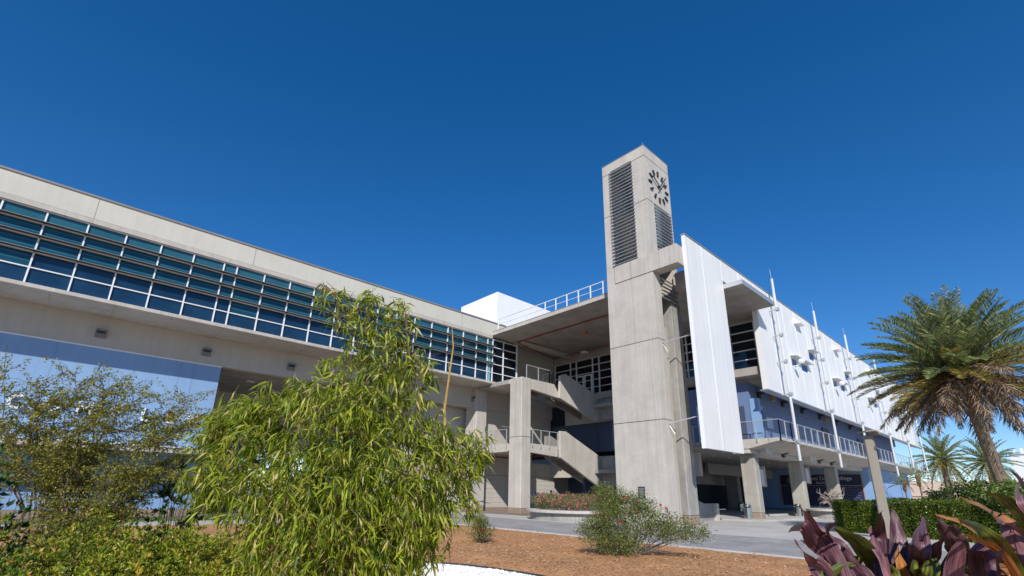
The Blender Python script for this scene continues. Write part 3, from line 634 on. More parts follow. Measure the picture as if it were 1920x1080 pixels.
def sub(name, mb, mat, par):
    q = obj(name, mb, mat); q.parent = par; q.data.transform(Matrix.Translation(-base_of(par))); return q
def bar(cx, cz, ang, r0_, r1_, w_, y0, y1):
    s_, c_ = math.sin(ang), math.cos(ang); P = [(cx+s_*r+c_*q*w_, cz+c_*r-s_*q*w_) for r, q in ((r0_, -1), (r0_, 1), (r1_, 1), (r1_, -1))]
    return MB().prism(P, 'y', y0, y1)
for h in range(12): sub('hour_mark', bar(26.78, 22.02, math.radians(30*h), .86, 1.25, .07, Y0-.09, Y0-.004), dark, CL)
sub('hour_hand', bar(26.78, 22.02, math.radians(303), -.25, .95, .05, Y0-.15, Y0-.12), dark, CL)
sub('minute_hand', bar(26.78, 22.02, math.radians(38), -.4, 1.38, .04, Y0-.19, Y0-.165), dark, CL)
for z in (10.45, 5.55): obj('brace_rod', MB().tube([(X0+.5, Y0-.02, z), (26.6, 12.95, z+.45)], .035, 6).tube([(X0+.5, Y0-.02, z-.1), (25.75, Y0-.3, z-.6)], .02, 5), alu, TW)
pl = tag(obj('wall_plaque', MB().box(X0-.035, X0-.003, 16.05, 16.5, 1.42, 2.05), dark), 'small black dedication plaque with rows of pale lettering on the tower wall', 'plaque')
pt = MB()
for k in range(9):
    L = .12+.05*((k*7) % 3); pt.box(X0-.04, X0-.036, 16.275-L, 16.275+L, 1.47+.06*k, 1.49+.06*k)
sub('lettering', pt, galv, pl)
# ================================================================ MASTS in front of the cladding
mastp = surf('off_white_mast_paint', (.56, .575, .59), .5, .06, .03, .02)
def mast():
    t = thing('light_mast', 'x', 'mast', (38.9, 12.0, 0), 'tall white pipe masts along the white cladding')
    obj('pole', MB().tube([(38.9, 12.0, 4.1), (38.9, 12.0, 18.2)], .10, 10), mastp, t, smooth=False)
    obj('conduit', MB().tube([(39.16, 12.12, 5.2), (39.16, 12.12, 17.6)], .022, 5), dark, t)
    br_ = MB()
    for z in (5.45, 8.9, 11.4, 13.5, 15.6): br_.box(38.72, 39.05, 11.83, 11.95, z-.12, z+.12).box(38.86, 38.94, 12.1, 12.45 if z < 6 else 12.54, z-.04, z+.04)
    pieces('bracket', br_, galv, t)
    obj('lightning_rod', MB().tube([(38.84, 12.0, 18.2), (38.8, 12.0, 19.0)], .014, 5), alu, t)
    return t
m0 = mast()
ordn = ['nearest the courtyard, in front of the concrete canopy corner', 'second from the clock tower', 'third from the clock tower', 'fourth from the clock tower, half behind the palm crown', 'fifth from the clock tower', 'sixth from the clock tower, at the far end of the wing']
for k, X in enumerate((38.9, 48.9, 58.9, 70.9, 81.3, 91.2)):
    r_ = m0 if k == 0 else dup(m0, (X, 12.0, 0)); r_['label'] = 'tall white pipe mast '+ordn[k]
# ================================================================ BANNER
BN = thing('college_banner', 'navy wall banner reading Miami Dade College North Campus with a seal and pattern below', 'banner', (67.97, 18.7, 0))
obj('banner_cloth', MB().box(67.93, 67.965, 14.95, 23.6, .75, 4.3), surf('navy_banner', (.012, .018, .06), .6, .05), BN)
gold = surf('gold_trim', (.42, .22, .07), .6, .03)
obj('banner_border', MB().box(67.92, 67.93, 14.9, 14.98, .7, 4.35).box(67.92, 67.93, 23.57, 23.65, .7, 4.35).box(67.92, 67.93, 14.98, 23.57, 4.27, 4.35).box(67.92, 67.93, 14.98, 23.57, 3.0, 3.06).box(67.92, 67.93, 20.95, 21.0, 3.06, 4.27), gold, BN)
RB = Matrix.Rotation(-math.pi/2, 4, 'Z') @ RX
bt = surf('banner_lettering', (.42, .43, .48), .6, .02)
text_mb('lettering', 'Miami Dade College', .60, .004, bt, BN, Matrix.Translation((67.925, 18.35, 3.66)) @ RB)
text_mb('lettering', 'North Campus', .40, .004, bt, BN, Matrix.Translation((67.925, 18.4, 3.22)) @ RB)
sl = MB()
for rr_, n_ in ((.46, 24), (.30, 16)):
    for j in range(n_):
        a = 2*math.pi*j/n_; sl.box(67.915, 67.925, 22.3+rr_*math.cos(a)-.035, 22.3+rr_*math.cos(a)+.035, 3.65+rr_*math.sin(a)-.035, 3.65+rr_*math.sin(a)+.035)
sl.box(67.915, 67.925, 22.2, 22.4, 3.5, 3.8)
obj('seal', sl, bt, BN)
pt = MB()
for i in range(16):
    for j in range(12):
        y = 15.2+i*.53+(.26 if j % 2 else 0); z = .85+j*.178
        if y < 23.3: pt.box(67.922, 67.93, y, y+.27, z, z+.035).box(67.922, 67.93, y+.3, y+.36, z-.01, z+.045)
obj('pattern', pt, surf('banner_pattern', (.16, .18, .3), .6, .02), BN)
# ================================================================ STREET THINGS
def trash(loc, label):
    t = thing('trash_can', label, 'trash can', loc, 'steel trash cans in the colonnade'); x, y, z = loc
    obj('body', MB().lathe(x, y, [(.27, z), (.28, z+.03), (.28, z+.72), (.26, z+.74)], 20), steel, t)
    obj('opening_band', MB().lathe(x, y, [(.22, z+.741), (.22, z+.8)], 16), dark, t)
    obj('lid', MB().lathe(x, y, [(.28, z+.801), (.285, z+.86), (.25, z+.93), (.15, z+.98), (.01, z+1.0)], 20), steel, t)
trash((37.0, 15.3, .12), 'shiny steel trash can with domed lid beside the nearest colonnade column')
trash((54.6, 23.2, .12), 'steel trash can in the shade, beside the slim back column')
trash((46.9, 15.2, .12), 'steel trash can whose lid shows over the planter beside the middle column')
rw = thing('ramp_wall', 'low sloping grey wall with a metal handrail and round plate, right of the tower pillar', 'ramp wall', (31, 16.3, 0))
obj('wall', MB().prism([(29.0, 0), (33.9, 0), (33.9, 1.1), (32.6, 1.12), (29.0, 2.0)], 'y', 16.3, 16.6), conc_d, rw)
obj('end_post', MB().box(33.9, 34.3, 16.1, 16.65, 0, 1.12), conc, rw)
obj('handrail', MB().tube([(30.4, 16.0, 0), (30.4, 16.0, .95)], .03).tube([(29.2, 16.0, .85), (31.2, 16.0, .85)], .025).tube([(33.5, 15.95, .75), (34.9, 15.95, .75)], .03), steel, rw)
pylon = thing('lamp_pylon', 'tall tan metal pylon lamp with a bent over hood rising behind the hedges', 'pylon lamp', (26.6, 5.27, 0))
# plate facing the camera side, hood bent towards -X
pc = Vector((26.6, 5.27, 0)); ax = Vector((.69, -.72, 0)); ay = Vector((.72, .69, 0))
def pl3(a, b_, z): q = pc+ax*a+ay*b_; return (q.x, q.y, z)
pm = MB(); prof = [(-.27, .27, 0), (-.27, .27, 2.0), (-.27, .27, 4.2), (-.28, .25, 4.72), (-.30, .19, 4.93), (-.32, .1, 5.0), (-.75, .02, 5.02)]
def slab(a0, a1, b0, b1, z0, z1, A=0): 
    i = len(pm.v); pm.v += [pl3(a0, b0, z0), pl3(a1, b0, z0), pl3(a1, b1, z0), pl3(a0, b1, z0), pl3(a0+A, b0, z1), pl3(a1+A, b0, z1), pl3(a1+A, b1, z1), pl3(a0+A, b1, z1)]
    for q in ((0, 3, 2, 1), (4, 5, 6, 7), (0, 1, 5, 4), (1, 2, 6, 5), (2, 3, 7, 6), (3, 0, 4, 7)): pm.f.append(tuple(i+k for k in q)); pm.m.append(0)
slab(-.23, .19, -.05, .05, 0, 4.32)
obj('post', pm, tanlamp, pylon, bev=.015)
pm = MB(); i = 0
P = [(-.42, 4.42), (-.42, 4.47), (.0, 4.52), (.08, 4.5), (.15, 4.45), (.2, 4.38), (.2, 4.3), (.15, 4.3), (.14, 4.36), (.08, 4.43), (.0, 4.46)]
for b0 in (-.5, .06): pm.v += [pl3(a, b0, z) for a, z in P]
n_ = len(P); pm.f.append(tuple(range(n_))); pm.f.append(tuple(range(n_, 2*n_))[::-1]); pm.m += [0, 0]
for k in range(n_): pm.f.append((k, n_+k, n_+(k+1) % n_, (k+1) % n_)); pm.m.append(0)
obj('hood', pm, tanlamp, pylon)
# planters
def planter(name, label, cx, cy, rx, ry, h=.62):
    t = thing(name, label, 'planter', (cx, cy, 0)); b_ = MB(); c_ = MB(); n_ = 48
    for mb, f_, z0, z1 in ((b_, .92, 0, h-.16), (c_, 1.0, h-.159, h)):
        P = [(cx+rx*f_*math.cos(2*math.pi*j/n_), cy+ry*f_*math.sin(2*math.pi*j/n_)) for j in range(n_)]; mb.prism(P, 'z', z0, z1)
    obj('planter_wall', b_, conc_d, t); obj('coping', c_, conc, t, bev=.02); return t
planter('round_planter', 'curved grey concrete planter with a coping, holding pink flowering shrubs before the stairs', 25.7, 21.4, 3.5, 3.3)
planter('round_planter', 'curved concrete planter in front of the blue banner wall', 50.6, 13.2, 4.3, 2.3, .75)
# far things
FW = tag(obj('far_garden_wall', MB().box(146, 150, -40, 24.5, 0, 5.6).box(145.8, 146, -40, 24.5, 2.4, 2.6), surf('pink_stucco', (.62, .47, .38), .9, .04)), 'long pinkish tan wall far behind the palms', 'wall')
FB = thing('far_hall', 'white flat roofed hall far behind the palms, at the right edge', 'building', (180, 0, 0))
obj('hall_wall', MB().box(172, 200, -30, 6.3, 0, 12.4), whitep, FB); obj('roof_edge', MB().box(171.9, 200, -30, 6.5, 12.4, 12.7), cope, FB)
obj('roof_vent', MB().box(174, 174.6, 3.8, 4.4, 12.7, 14.2).box(174, 174.4, 5.2, 5.6, 12.7, 13.9), whitep, FB)
# ================================================================ VEGETATION
rng_ = np.random.default_rng(4)
def unit(a): return a/np.maximum(np.linalg.norm(a, axis=-1, keepdims=True), 1e-9)
def leaf_mesh(P, D, L, W, fold=.25, bend=.15):
    """each leaf a folded blade of four triangles"""
    N = len(P); D = unit(D); L = np.broadcast_to(L, N)[:, None]; W = np.broadcast_to(W, N)[:, None]
    rv = unit(rng_.normal(size=(N, 3))+np.array([0, 0, .6])); Sd = unit(np.cross(D, rv)); Nm = np.cross(Sd, D)
    mid = P+D*L*.45-Nm*W*fold; lf = P+D*L*.42+Sd*W*.5; r2 = P+D*L*.42-Sd*W*.5; tip = P+D*L+np.array([0, 0, -1])*L*bend
    V = np.stack([P, lf, mid, r2, tip], 1).reshape(-1, 3); b = np.arange(N)[:, None]*5
    F = np.concatenate([b+np.array(q) for q in ((0, 1, 2), (0, 2, 3), (1, 4, 2), (2, 4, 3))], 1).reshape(-1, 3)
    return V, F
def kite(P, D, L, W, flat=.0):
    N = len(P); D = unit(D); L = np.broadcast_to(L, N)[:, None]; W = np.broadcast_to(W, N)[:, None]
    rv = unit(rng_.normal(size=(N, 3))+np.array([0, 0, flat])); Sd = unit(np.cross(D, rv))
    V = np.stack([P, P+D*L*.5+Sd*W*.5, P+D*L, P+D*L*.5-Sd*W*.5], 1).reshape(-1, 3); b = np.arange(N)[:, None]*4
    return V, b+np.array([0, 1, 2, 3])
def in_ball(n): 
    v = unit(rng_.normal(size=(n, 3))); return v*(rng_.random((n, 1))**(1/2.2))
bark = surf('brown_bark', (.13, .095, .07), .95, .2, 0, .15, .4)
bambooleaf = leafmat('bamboo_leaves', (.045, .12, .008), (.50, .57, .045), (.76, .64, .26), .5, .42)
# --- bamboo
BAM = [(1.45, 4.06, 3.29, 0.13, 0.08, 10), (1.6, 3.95, 3.22, 0.17, 0.09, 12), (1.78, 3.79, 3.23, 0.17, 0.1, 12), (2.0, 3.74, 3.2, 0.17, 0.12, 12), (1.56, 3.92, 3.05, 0.14, 0.12, 8), (1.79, 3.87, 3.0, 0.24, 0.17, 30), (2.02, 3.69, 2.93, 0.24, 0.21, 40), (1.89, 3.9, 2.73, 0.33, 0.21, 60), (2.15, 3.68, 2.69, 0.21, 0.21, 36), (1.75, 4.22, 2.61, 0.29, 0.17, 40), (1.98, 3.8, 2.44, 0.37, 0.21, 80), (2.26, 3.6, 2.64, 0.14, 0.12, 10), (1.14, 4.86, 2.26, 0.24, 0.14, 34), (1.03, 5.07, 2.17, 0.22, 0.17, 30), (1.34, 4.55, 2.37, 0.24, 0.13, 34), (1.48, 4.42, 2.4, 0.29, 0.17, 50), (1.27, 4.68, 2.23, 0.29, 0.17, 50), (1.11, 5.01, 2.13, 0.22, 0.15, 26), (1.0, 5.18, 1.98, 0.19, 0.17, 26), (1.74, 4.09, 2.25, 0.46, 0.23, 110), (2.26, 3.79, 2.19, 0.38, 0.24, 80), (2.58, 3.57, 2.01, 0.29, 0.19, 50), (2.78, 3.43, 1.93, 0.17, 0.17, 26), (1.3, 4.78, 1.94, 0.48, 0.29, 130), (1.66, 4.21, 1.84, 0.5, 0.32, 180), (2.19, 3.88, 1.82, 0.51, 0.33, 170), (2.64, 3.63, 1.74, 0.26, 0.24, 50), (1.1, 5.2, 1.71, 0.27, 0.24, 60), (1.11, 5.29, 1.47, 0.15, 0.17, 20), (2.79, 3.58, 1.56, 0.1, 0.17, 14), (1.43, 4.69, 1.53, 0.42, 0.28, 130), (1.77, 4.13, 1.46, 0.49, 0.29, 180), (2.25, 3.83, 1.47, 0.45, 0.29, 150), (2.55, 3.71, 1.43, 0.19, 0.28, 40), (1.54, 4.6, 1.19, 0.32, 0.27, 100), (1.92, 4.15, 1.08, 0.49, 0.27, 150), (2.36, 3.88, 1.12, 0.32, 0.27, 100), (1.7, 4.43, 0.91, 0.35, 0.22, 70), (2.16, 4.02, 0.88, 0.4, 0.22, 80)]
CULM = [[(2.16, 4.49, 0.77), (1.96, 4.28, 1.68), (1.8, 4.2, 2.22), (1.89, 3.96, 2.59), (1.66, 3.97, 3.04), (1.44, 4.05, 3.33)], [(2.28, 4.53, 0.76), (2.12, 4.24, 1.78), (2.08, 4.03, 2.34), (1.93, 4.05, 2.61), (1.82, 3.88, 3.26)], [(2.08, 4.42, 0.79), (1.77, 4.32, 1.67), (1.5, 4.44, 2.31), (1.23, 4.71, 2.25)], [(2.21, 4.29, 0.79), (2.28, 3.84, 1.69), (2.38, 3.71, 2.15), (2.7, 3.49, 1.97)], [(1.94, 4.54, 0.79), (1.5, 4.71, 1.67), (1.13, 5.03, 2.03), (0.94, 5.25, 1.94)], [(2.34, 4.33, 0.78), (2.22, 3.95, 1.91), (2.17, 3.7, 2.6), (2.02, 3.62, 3.09)]]
BA = thing('bamboo', 'large bright green feathery bamboo clump hiding the middle of the beige wing', 'bamboo', (2.1, 4.4, 0))
VD = np.array([math.sin(yaw), math.cos(yaw), 0])
Ps = []; Ds = []; Ls = []; tw = MB(); R = random.Random(8)
cc = np.array([1.95, 4.15, 1.6])
for x, y, z, rx, ry, n_ in BAM:
    c = np.array([x, y, z]); n_ = int(n_*(1.6 if z < 2.3 else 1.1)); q = in_ball(n_)*np.array([rx*1.05, rx*1.05, ry*1.1])
    for k in range(n_):
        p = c+q[k]; out = unit((p-cc)*np.array([1, 1, .5])+rng_.normal(size=3)*.5)
        td = unit(out*.8+np.array([0, 0, .1])+rng_.normal(size=3)*.35)
        st = p-td*R.uniform(.08, .22)
        if k % 2 == 0: tw.tube([tuple(st-np.array([0, 0, .05])), tuple(p)], .0022, 3, cap=False)
        m_ = R.randint(4, 8)
        for j in range(m_):
            f = j/m_; b_ = st+(p-st)*(.3+.7*f)
            Ps.append(b_); Ds.append(td*.42+np.array([0, 0, -.68])+rng_.normal(size=3)*.42); Ls.append(R.uniform(.06, .145))
Ls = np.array(Ls); V, F = leaf_mesh(np.array(Ps), np.array(Ds), Ls, Ls*.135+.002, .3, .2)
obj('leaves', (V, F), bambooleaf, BA)
cm = MB()
for c in CULM:
    pts = [(c[0][0], c[0][1], 0)]+[tuple(p) for p in c]
    cm.tube(pts, [.018]*2+[.016-.002*i for i in range(len(pts)-2)], 6)
for x, y, z, rx, ry, n_ in BAM:
    # a branch from the nearest culm point up into each spray
    best = min(((np.linalg.norm(np.array(p)-np.array([x, y, z-.2])), p) for c in CULM for p in c), key=lambda t: t[0])[1]
    b_ = np.array(best); t_ = np.array([x, y, z]); mid = (b_+t_)/2+np.array([0, 0, .06])
    cm.tube([tuple(b_), tuple(mid), tuple(t_), tuple(t_+(t_-b_)*.25)], [.006, .005, .003, .0015], 5)
    for k in range(5):
        e = t_+in_ball(1)[0]*np.array([rx, rx, ry]); cm.tube([tuple(mid), tuple((mid+e)/2+np.array([0, 0, .03])), tuple(e)], [.0035, .0025, .0015], 4)
obj('culms', cm, surf('bamboo_stem', (.16, .10, .06), .7, .2), BA); obj('twigs', tw, bark, BA)
cn = MB(); CN = [(a*1.1, b_*1.1, (c_-1.6)*1.1+1.6) for a, b_, c_ in ((2.33, 3.34, 2.05), (2.29, 3.32, 2.24), (2.25, 3.22, 2.53), (2.23, 3.16, 2.74), (2.19, 3.14, 2.92))]
cn.tube([(2.5, 4.05, 0), (2.55, 3.85, 1.3)]+CN, [.016, .016, .014, .012, .009, .006, .002], 7)
for (x, y, z) in CN[1:4]:
    for k in range(3): cn.prism([(x, z), (x+.02*(1 if k % 2 else -1), z+.05+.03*k), (x+.005, z+.02)], 'y', y-.004+.004*k, y-.002+.004*k)
tag(obj('dry_cane', cn, surf('yellow_cane', (.58, .40, .12), .6, .25, 0, .1, tint=(.45, .3, .16))), 'bare dry yellow cane standing up at the right side of the bamboo', 'cane')
# --- feathery shrub on the left
SHR = [[(-0.16, 8.89, 1.26), (-0.45, 8.8, 2.08), (-0.73, 8.71, 2.91)], [(-0.06, 9.01, 1.25), (-0.27, 8.81, 2.17), (-0.36, 8.58, 2.87)], [(0.05, 9.13, 1.18), (-0.1, 8.79, 2.32), (0.01, 8.41, 2.96)], [(0.16, 9.24, 1.17), (0.08, 8.87, 2.2), (0.46, 8.19, 3.0)], [(0.2, 8.69, 1.2), (0.2, 8.22, 2.3), (0.66, 7.63, 2.7)], [(0.26, 8.84, 1.19), (0.39, 8.3, 2.19), (1.01, 7.55, 2.6)], [(0.36, 8.94, 1.22), (0.67, 8.35, 1.94), (1.11, 7.6, 2.73)], [(0.44, 8.35, 1.24), (0.71, 7.78, 1.98), (1.27, 7.06, 2.48)], [(0.51, 8.51, 1.2), (0.8, 7.84, 2.13), (1.06, 7.52, 2.33)], [(0.57, 8.66, 1.19), (0.81, 8.21, 1.73), (1.23, 7.7, 2.01)], [(-0.07, 9.42, 1.24), (-0.38, 9.42, 1.91), (-0.83, 9.57, 2.52)], [(0.65, 8.27, 1.21), (0.84, 7.9, 1.67), (1.29, 7.49, 1.68)], [(0.09, 8.97, 1.25), (-0.05, 8.84, 1.85), (-0.41, 8.97, 2.3)], [(0.3, 8.98, 1.25), (0.28, 8.77, 1.79), (0.42, 8.41, 2.34)], [(-0.12, 8.83, 1.32), (-0.47, 8.96, 1.76), (-0.71, 9.1, 1.95)], [(0.39, 8.59, 1.26), (0.6, 8.22, 1.66), (1.03, 7.78, 1.8)], [(0.14, 9.03, 1.25), (-0.34, 8.95, 2.45), (-0.14, 8.65, 2.72)], [(0.36, 9.03, 1.25), (0.29, 8.57, 2.48), (0.32, 8.4, 2.79)], [(0.24, 8.63, 1.26), (-0.01, 8.58, 1.91), (0.09, 8.29, 2.36)], [(-0.01, 9.06, 1.25), (0.07, 8.76, 1.78), (0.32, 8.42, 2.05)]]
FS = thing('feathery_shrub', 'olive green feathery shrub with thin layered branches in front of the blue lettered wall', 'shrub', (.3, 8.8, 0))
br_ = MB(); Ps = []; Ds = []; R = random.Random(5)
for k in range(9):
    q = SHR[k][0]; SHR.append([(q[0], q[1], q[2]-.75), (q[0]+R.uniform(-.25, .35), q[1]+R.uniform(-.3, .2), q[2]-.1), (q[0]+R.uniform(-.4, .75), q[1]+R.uniform(-.6, .2), q[2]+R.uniform(.1, .55))])
for pts in SHR:
    p = [np.array(q) for q in pts]; root = np.array([p[0][0], p[0][1], 0])
    path = [root]+[p[0]+(p[1]-p[0])*t*1. for t in (0, .33, .66)]+[p[1]+(p[2]-p[1])*t for t in (0, .25, .5, .75, 1)]
    path = [path[0]]+[q+rng_.normal(size=3)*.03 for q in path[1:]]
    br_.tube([tuple(q) for q in path], [.014, .012, .010, .009, .008, .006, .005, .004, .002], 5)
    for s in range(2, len(path)-1):
        for k in range(12):
            t = R.random(); b_ = path[s]*(1-t)+path[s+1]*t; ax_ = unit(path[s+1]-path[s])
            d = unit(rng_.normal(size=3)*np.array([1, 1, .16])+ax_*np.array([.9, .9, .45])+np.array([.3, -.15, .0])); L = R.uniform(.16, .48)
            e1 = b_+d*L*.5+np.array([0, 0, .02]); e = b_+d*L+rng_.normal(size=3)*.03
            br_.tube([tuple(b_), tuple(e1), tuple(e)], [.003, .0022, .001], 3, cap=False)
            for j in range(int(88*L)):
                f = R.random()**.7; q = b_+(e-b_)*f
                Ps.append(q+rng_.normal(size=3)*np.array([.02, .02, .012])); Ds.append(d*.5+rng_.normal(size=3)*.7)
olive = leafmat('olive_small_leaves', (.08, .105, .012), (.39, .39, .055), (.52, .36, .08), .4, .5)
Ps = np.array(Ps); obj('leaves', kite(Ps, np.array(Ds), rng_.uniform(.02, .042, len(Ps)), .017, .8), olive, FS); obj('branches', br_, surf('grey_brown_bark', (.17, .13, .10), .9, .2), FS)
# --- low shrubs made of leaf rosettes
def rosette_shrub(name, label, cx, cy, r, h, n_, mat, L=.06, group=None, lw=.3, cat='shrub', k_=9, up_=.5, core=True):
    t = thing(name, label, cat, (cx, cy, 0), group)
    u = unit(rng_.normal(size=(n_, 3))); u[:, 2] = np.abs(u[:, 2])*.95+.02; u = unit(u)
    bump = 1+.14*np.sin(u[:, :1]*7+cx*3)*np.cos(u[:, 1:2]*6+cy)
    P0 = np.array([cx, cy, .12])+u*np.array([r, r, h-.12])*bump*rng_.uniform(.72, 1.03, (n_, 1))
    P = np.repeat(P0, k_, 0); out = np.repeat(u, k_, 0); D = out*.55+rng_.normal(size=(n_*k_, 3))*.55+np.array([0, 0, up_])
    LL = rng_.uniform(.6, 1.15, n_*k_)*L; V, F = leaf_mesh(P, D, LL, LL*lw, .2, .12); obj('leaves', (V, F), mat, t)
    b_ = MB()
    for k in range(0, n_, max(1, n_//60)): b_.tube([(cx+u[k, 0]*.05, cy+u[k, 1]*.05, 0), tuple(np.array([cx, cy, 0])+(P0[k]-np.array([cx, cy, 0]))*np.array([.6, .6, .5])), tuple(P0[k])], [.008, .005, .002], 4)
    obj('stems', b_, bark, t); return t
croton = leafmat('yellow_green_croton_leaves', (.09, .16, .012), (.40, .42, .04), (.68, .38, .07), .3, .35)
crot2 = leafmat('green_croton_leaves', (.05, .12, .012), (.25, .32, .035), (.55, .30, .06), .3, .35)
where = ['beside the feathery shrub stems', 'at the lower left corner', 'directly left of the bamboo leaves', 'at the middle of the bottom left edge', 'under the left end of the feathery shrub', 'just behind the low front shrubs, near the mulch', 'at the bottom edge left of the bamboo', 'between the front shrubs and the feathery shrub', 'behind the left bamboo leaves on the mulch', 'lowest one at the foot of the bamboo', 'farthest back, in front of the blue wall base', 'next to the glossy reddish tipped plant', 'in the thick of the front left bed']
for k, (x, y, r, h) in enumerate(((.35, 6.4, .7, 1.2), (-.1, 5.0, .7, 1.08), (1.2, 6.3, .62, 1.12), (.5, 5.2, .62, 1.05), (-.45, 6.3, .7, 1.25), (1.5, 7.4, .62, 1.12), (1.15, 5.4, .6, .95), (.5, 7.5, .7, 1.2), (1.75, 6.6, .6, .95), (1.5, 5.75, .55, .85), (1.0, 7.6, .6, 1.1), (1.45, 6.9, .6, 1.05), (.75, 6.1, .6, 1.12))):
    rosette_shrub('low_shrub', 'low yellow green shrub, '+where[k], x, y, r, h, 1150, croton if k % 3 != 1 else crot2, .062, 'low croton shrubs in the front left bed')
dkg = leafmat('dark_glossy_leaves', (.015, .05, .01), (.06, .14, .025), (.3, .17, .05), .2, .3)
rosette_shrub('glossy_shrub', 'dark green glossy shrub at the left edge below the feathery shrub', -.42, 7.6, .42, 1.85, 260, dkg, .10, lw=.42, k_=6)
rosette_shrub('glossy_shrub', 'upright dark green plant with reddish tips between feathery shrub and bamboo', 1.35, 8.0, .34, 1.95, 170, dkg, .11, lw=.38, k_=6)
# --- flowering bushes
rosel = leafmat('small_rose_leaves', (.05, .09, .018), (.21, .25, .055), (.34, .26, .12), .35, .5)
pink = leafmat('pink_flowers', (.62, .10, .16), (.78, .28, .32), None, .3, .6)
red = leafmat('red_flowers', (.5, .01, .03), (.6, .02, .06), None, .3, .6)
def bush(name, label, blobs, n_, leafL, mat, fl, nfl, fr, base, group=None, stems=40, smat=None, cat='bush'):
    t = thing(name, label, cat, base, group); P = []; wts = np.array([b_[3]*b_[4] for b_ in blobs]); wts = wts/wts.sum()
    A = []; 
    for b_, w_ in zip(blobs, wts):
        m_ = int(n_*w_); q = in_ball(m_)*np.array([b_[3], b_[3], b_[4]]); ctr = in_ball(26)*np.array([b_[3], b_[3], b_[4]]); clus = ctr[rng_.integers(0, 26, m_)]+rng_.normal(size=(m_, 3))*.09; mk = rng_.random((m_, 1)) < .6; q = np.where(mk, clus, q); A.append(np.array(b_[:3])+q)
    P = np.concatenate(A); P = P[P[:, 2] > base[2]+.03]; D = rng_.normal(size=P.shape)+np.array([0, 0, .3])
    V, F = kite(P, D, rng_.uniform(.6, 1.3, len(P))*leafL, leafL*.5, .5); obj('leaves', (V, F), mat, t)
    s_ = MB(); idx = rng_.integers(0, len(P), stems)
    for i in idx:
        p = P[i]; b0 = np.array([base[0], base[1], base[2]])+np.array([(p[0]-base[0])*.3, (p[1]-base[1])*.3, 0]) if stems > 60 else np.array(base)
        md = (b0+p)/2+rng_.normal(size=3)*.06*(1 if stems < 60 else .5); s_.tube([tuple(b0), tuple(md), tuple(p)], [.016, .009, .003], 4)
    obj('stems', s_, smat or bark, t)
    if nfl:
        hi = P[rng_.integers(0, len(P), nfl*3)]; hi = hi[np.argsort(-(hi[:, 2]-.35*(hi@VD)))][:nfl]
        PF = np.repeat(hi, 7, 0); V, F = kite(PF, rng_.normal(size=PF.shape)+np.array([-.3, -.3, .4]), fr, fr*.8); obj('flowers', (V, F), fl, t)
    return t
gb = surf('pale_grey_twigs', (.30, .26, .22), .9, .15)
bush('flowering_bush', 'large loose green bush with red flowers on the mulch before the clock tower', [(11.6, 7.75, .95, 1.0, .6), (11.15, 8.3, .7, .8, .5), (12.2, 7.3, .85, .8, .42), (12.5, 6.75, .68, .6, .28), (11.1, 8.75, .72, .5, .28), (11.5, 8.3, 1.5, .38, .42), (11.9, 7.9, 1.35, .6, .3), (11.0, 7.9, .4, .6, .38)], 20000, .052, rosel, red, 16, .055, (11.9, 8.0, .05), stems=55, smat=gb)
bush('flowering_bush', 'small red flowered bush alone on the mulch right of the bamboo', [(10.5, 12.75, .42, .42, .34), (10.4, 12.7, .72, .28, .25)], 2600, .05, rosel, red, 6, .05, (10.5, 12.8, .03), stems=30)
plb = leafmat('bougainvillea_leaves', (.10, .13, .04), (.24, .24, .09), (.36, .26, .15), .3, .6)
bl_ = []
for k in range(15):
    a = 2*math.pi*k/15; bl_.append((25.7+2.4*math.cos(a), 21.4+2.3*math.sin(a), 1.12, .85, .5))
bl_ += [(25.7, 21.4, 1.1, 1.8, .5)]
bush('planter_shrub', 'dense row of pink flowering shrubs filling the curved planter', bl_, 26000, .075, plb, pink, 230, .085, (25.7, 21.4, .6), stems=220, smat=gb)
bush('leafy_bush', 'tall loose olive bush against the clock tower foot behind the large bush', [(20.6, 15.6, .9, .7, .8), (20.4, 15.5, 1.7, .6, .5), (20.9, 15.0, 1.3, .5, .6)], 5200, .07, rosel, red, 3, .06, (20.6, 15.5, .02), stems=40)
sb_ = MB()
for k in range(70):
    a = rng_.uniform(0, 6.28); r_ = rng_.uniform(.2, 1.1); p0 = np.array([49.0, 13.2, .75]); p2 = p0+np.array([math.cos(a)*r_, math.sin(a)*r_, rng_.uniform(.4, 1.5)]); p1 = (p0+p2)/2+np.array([0, 0, .35])
    sb_.tube([tuple(p0), tuple(p1), tuple(p2), tuple(p2+rng_.normal(size=3)*.2)], [.05, .04, .03, .015], 5)
tag(obj('bare_plant', sb_, gb), 'tangle of bare grey stems growing in the planter before the banner', 'plant')
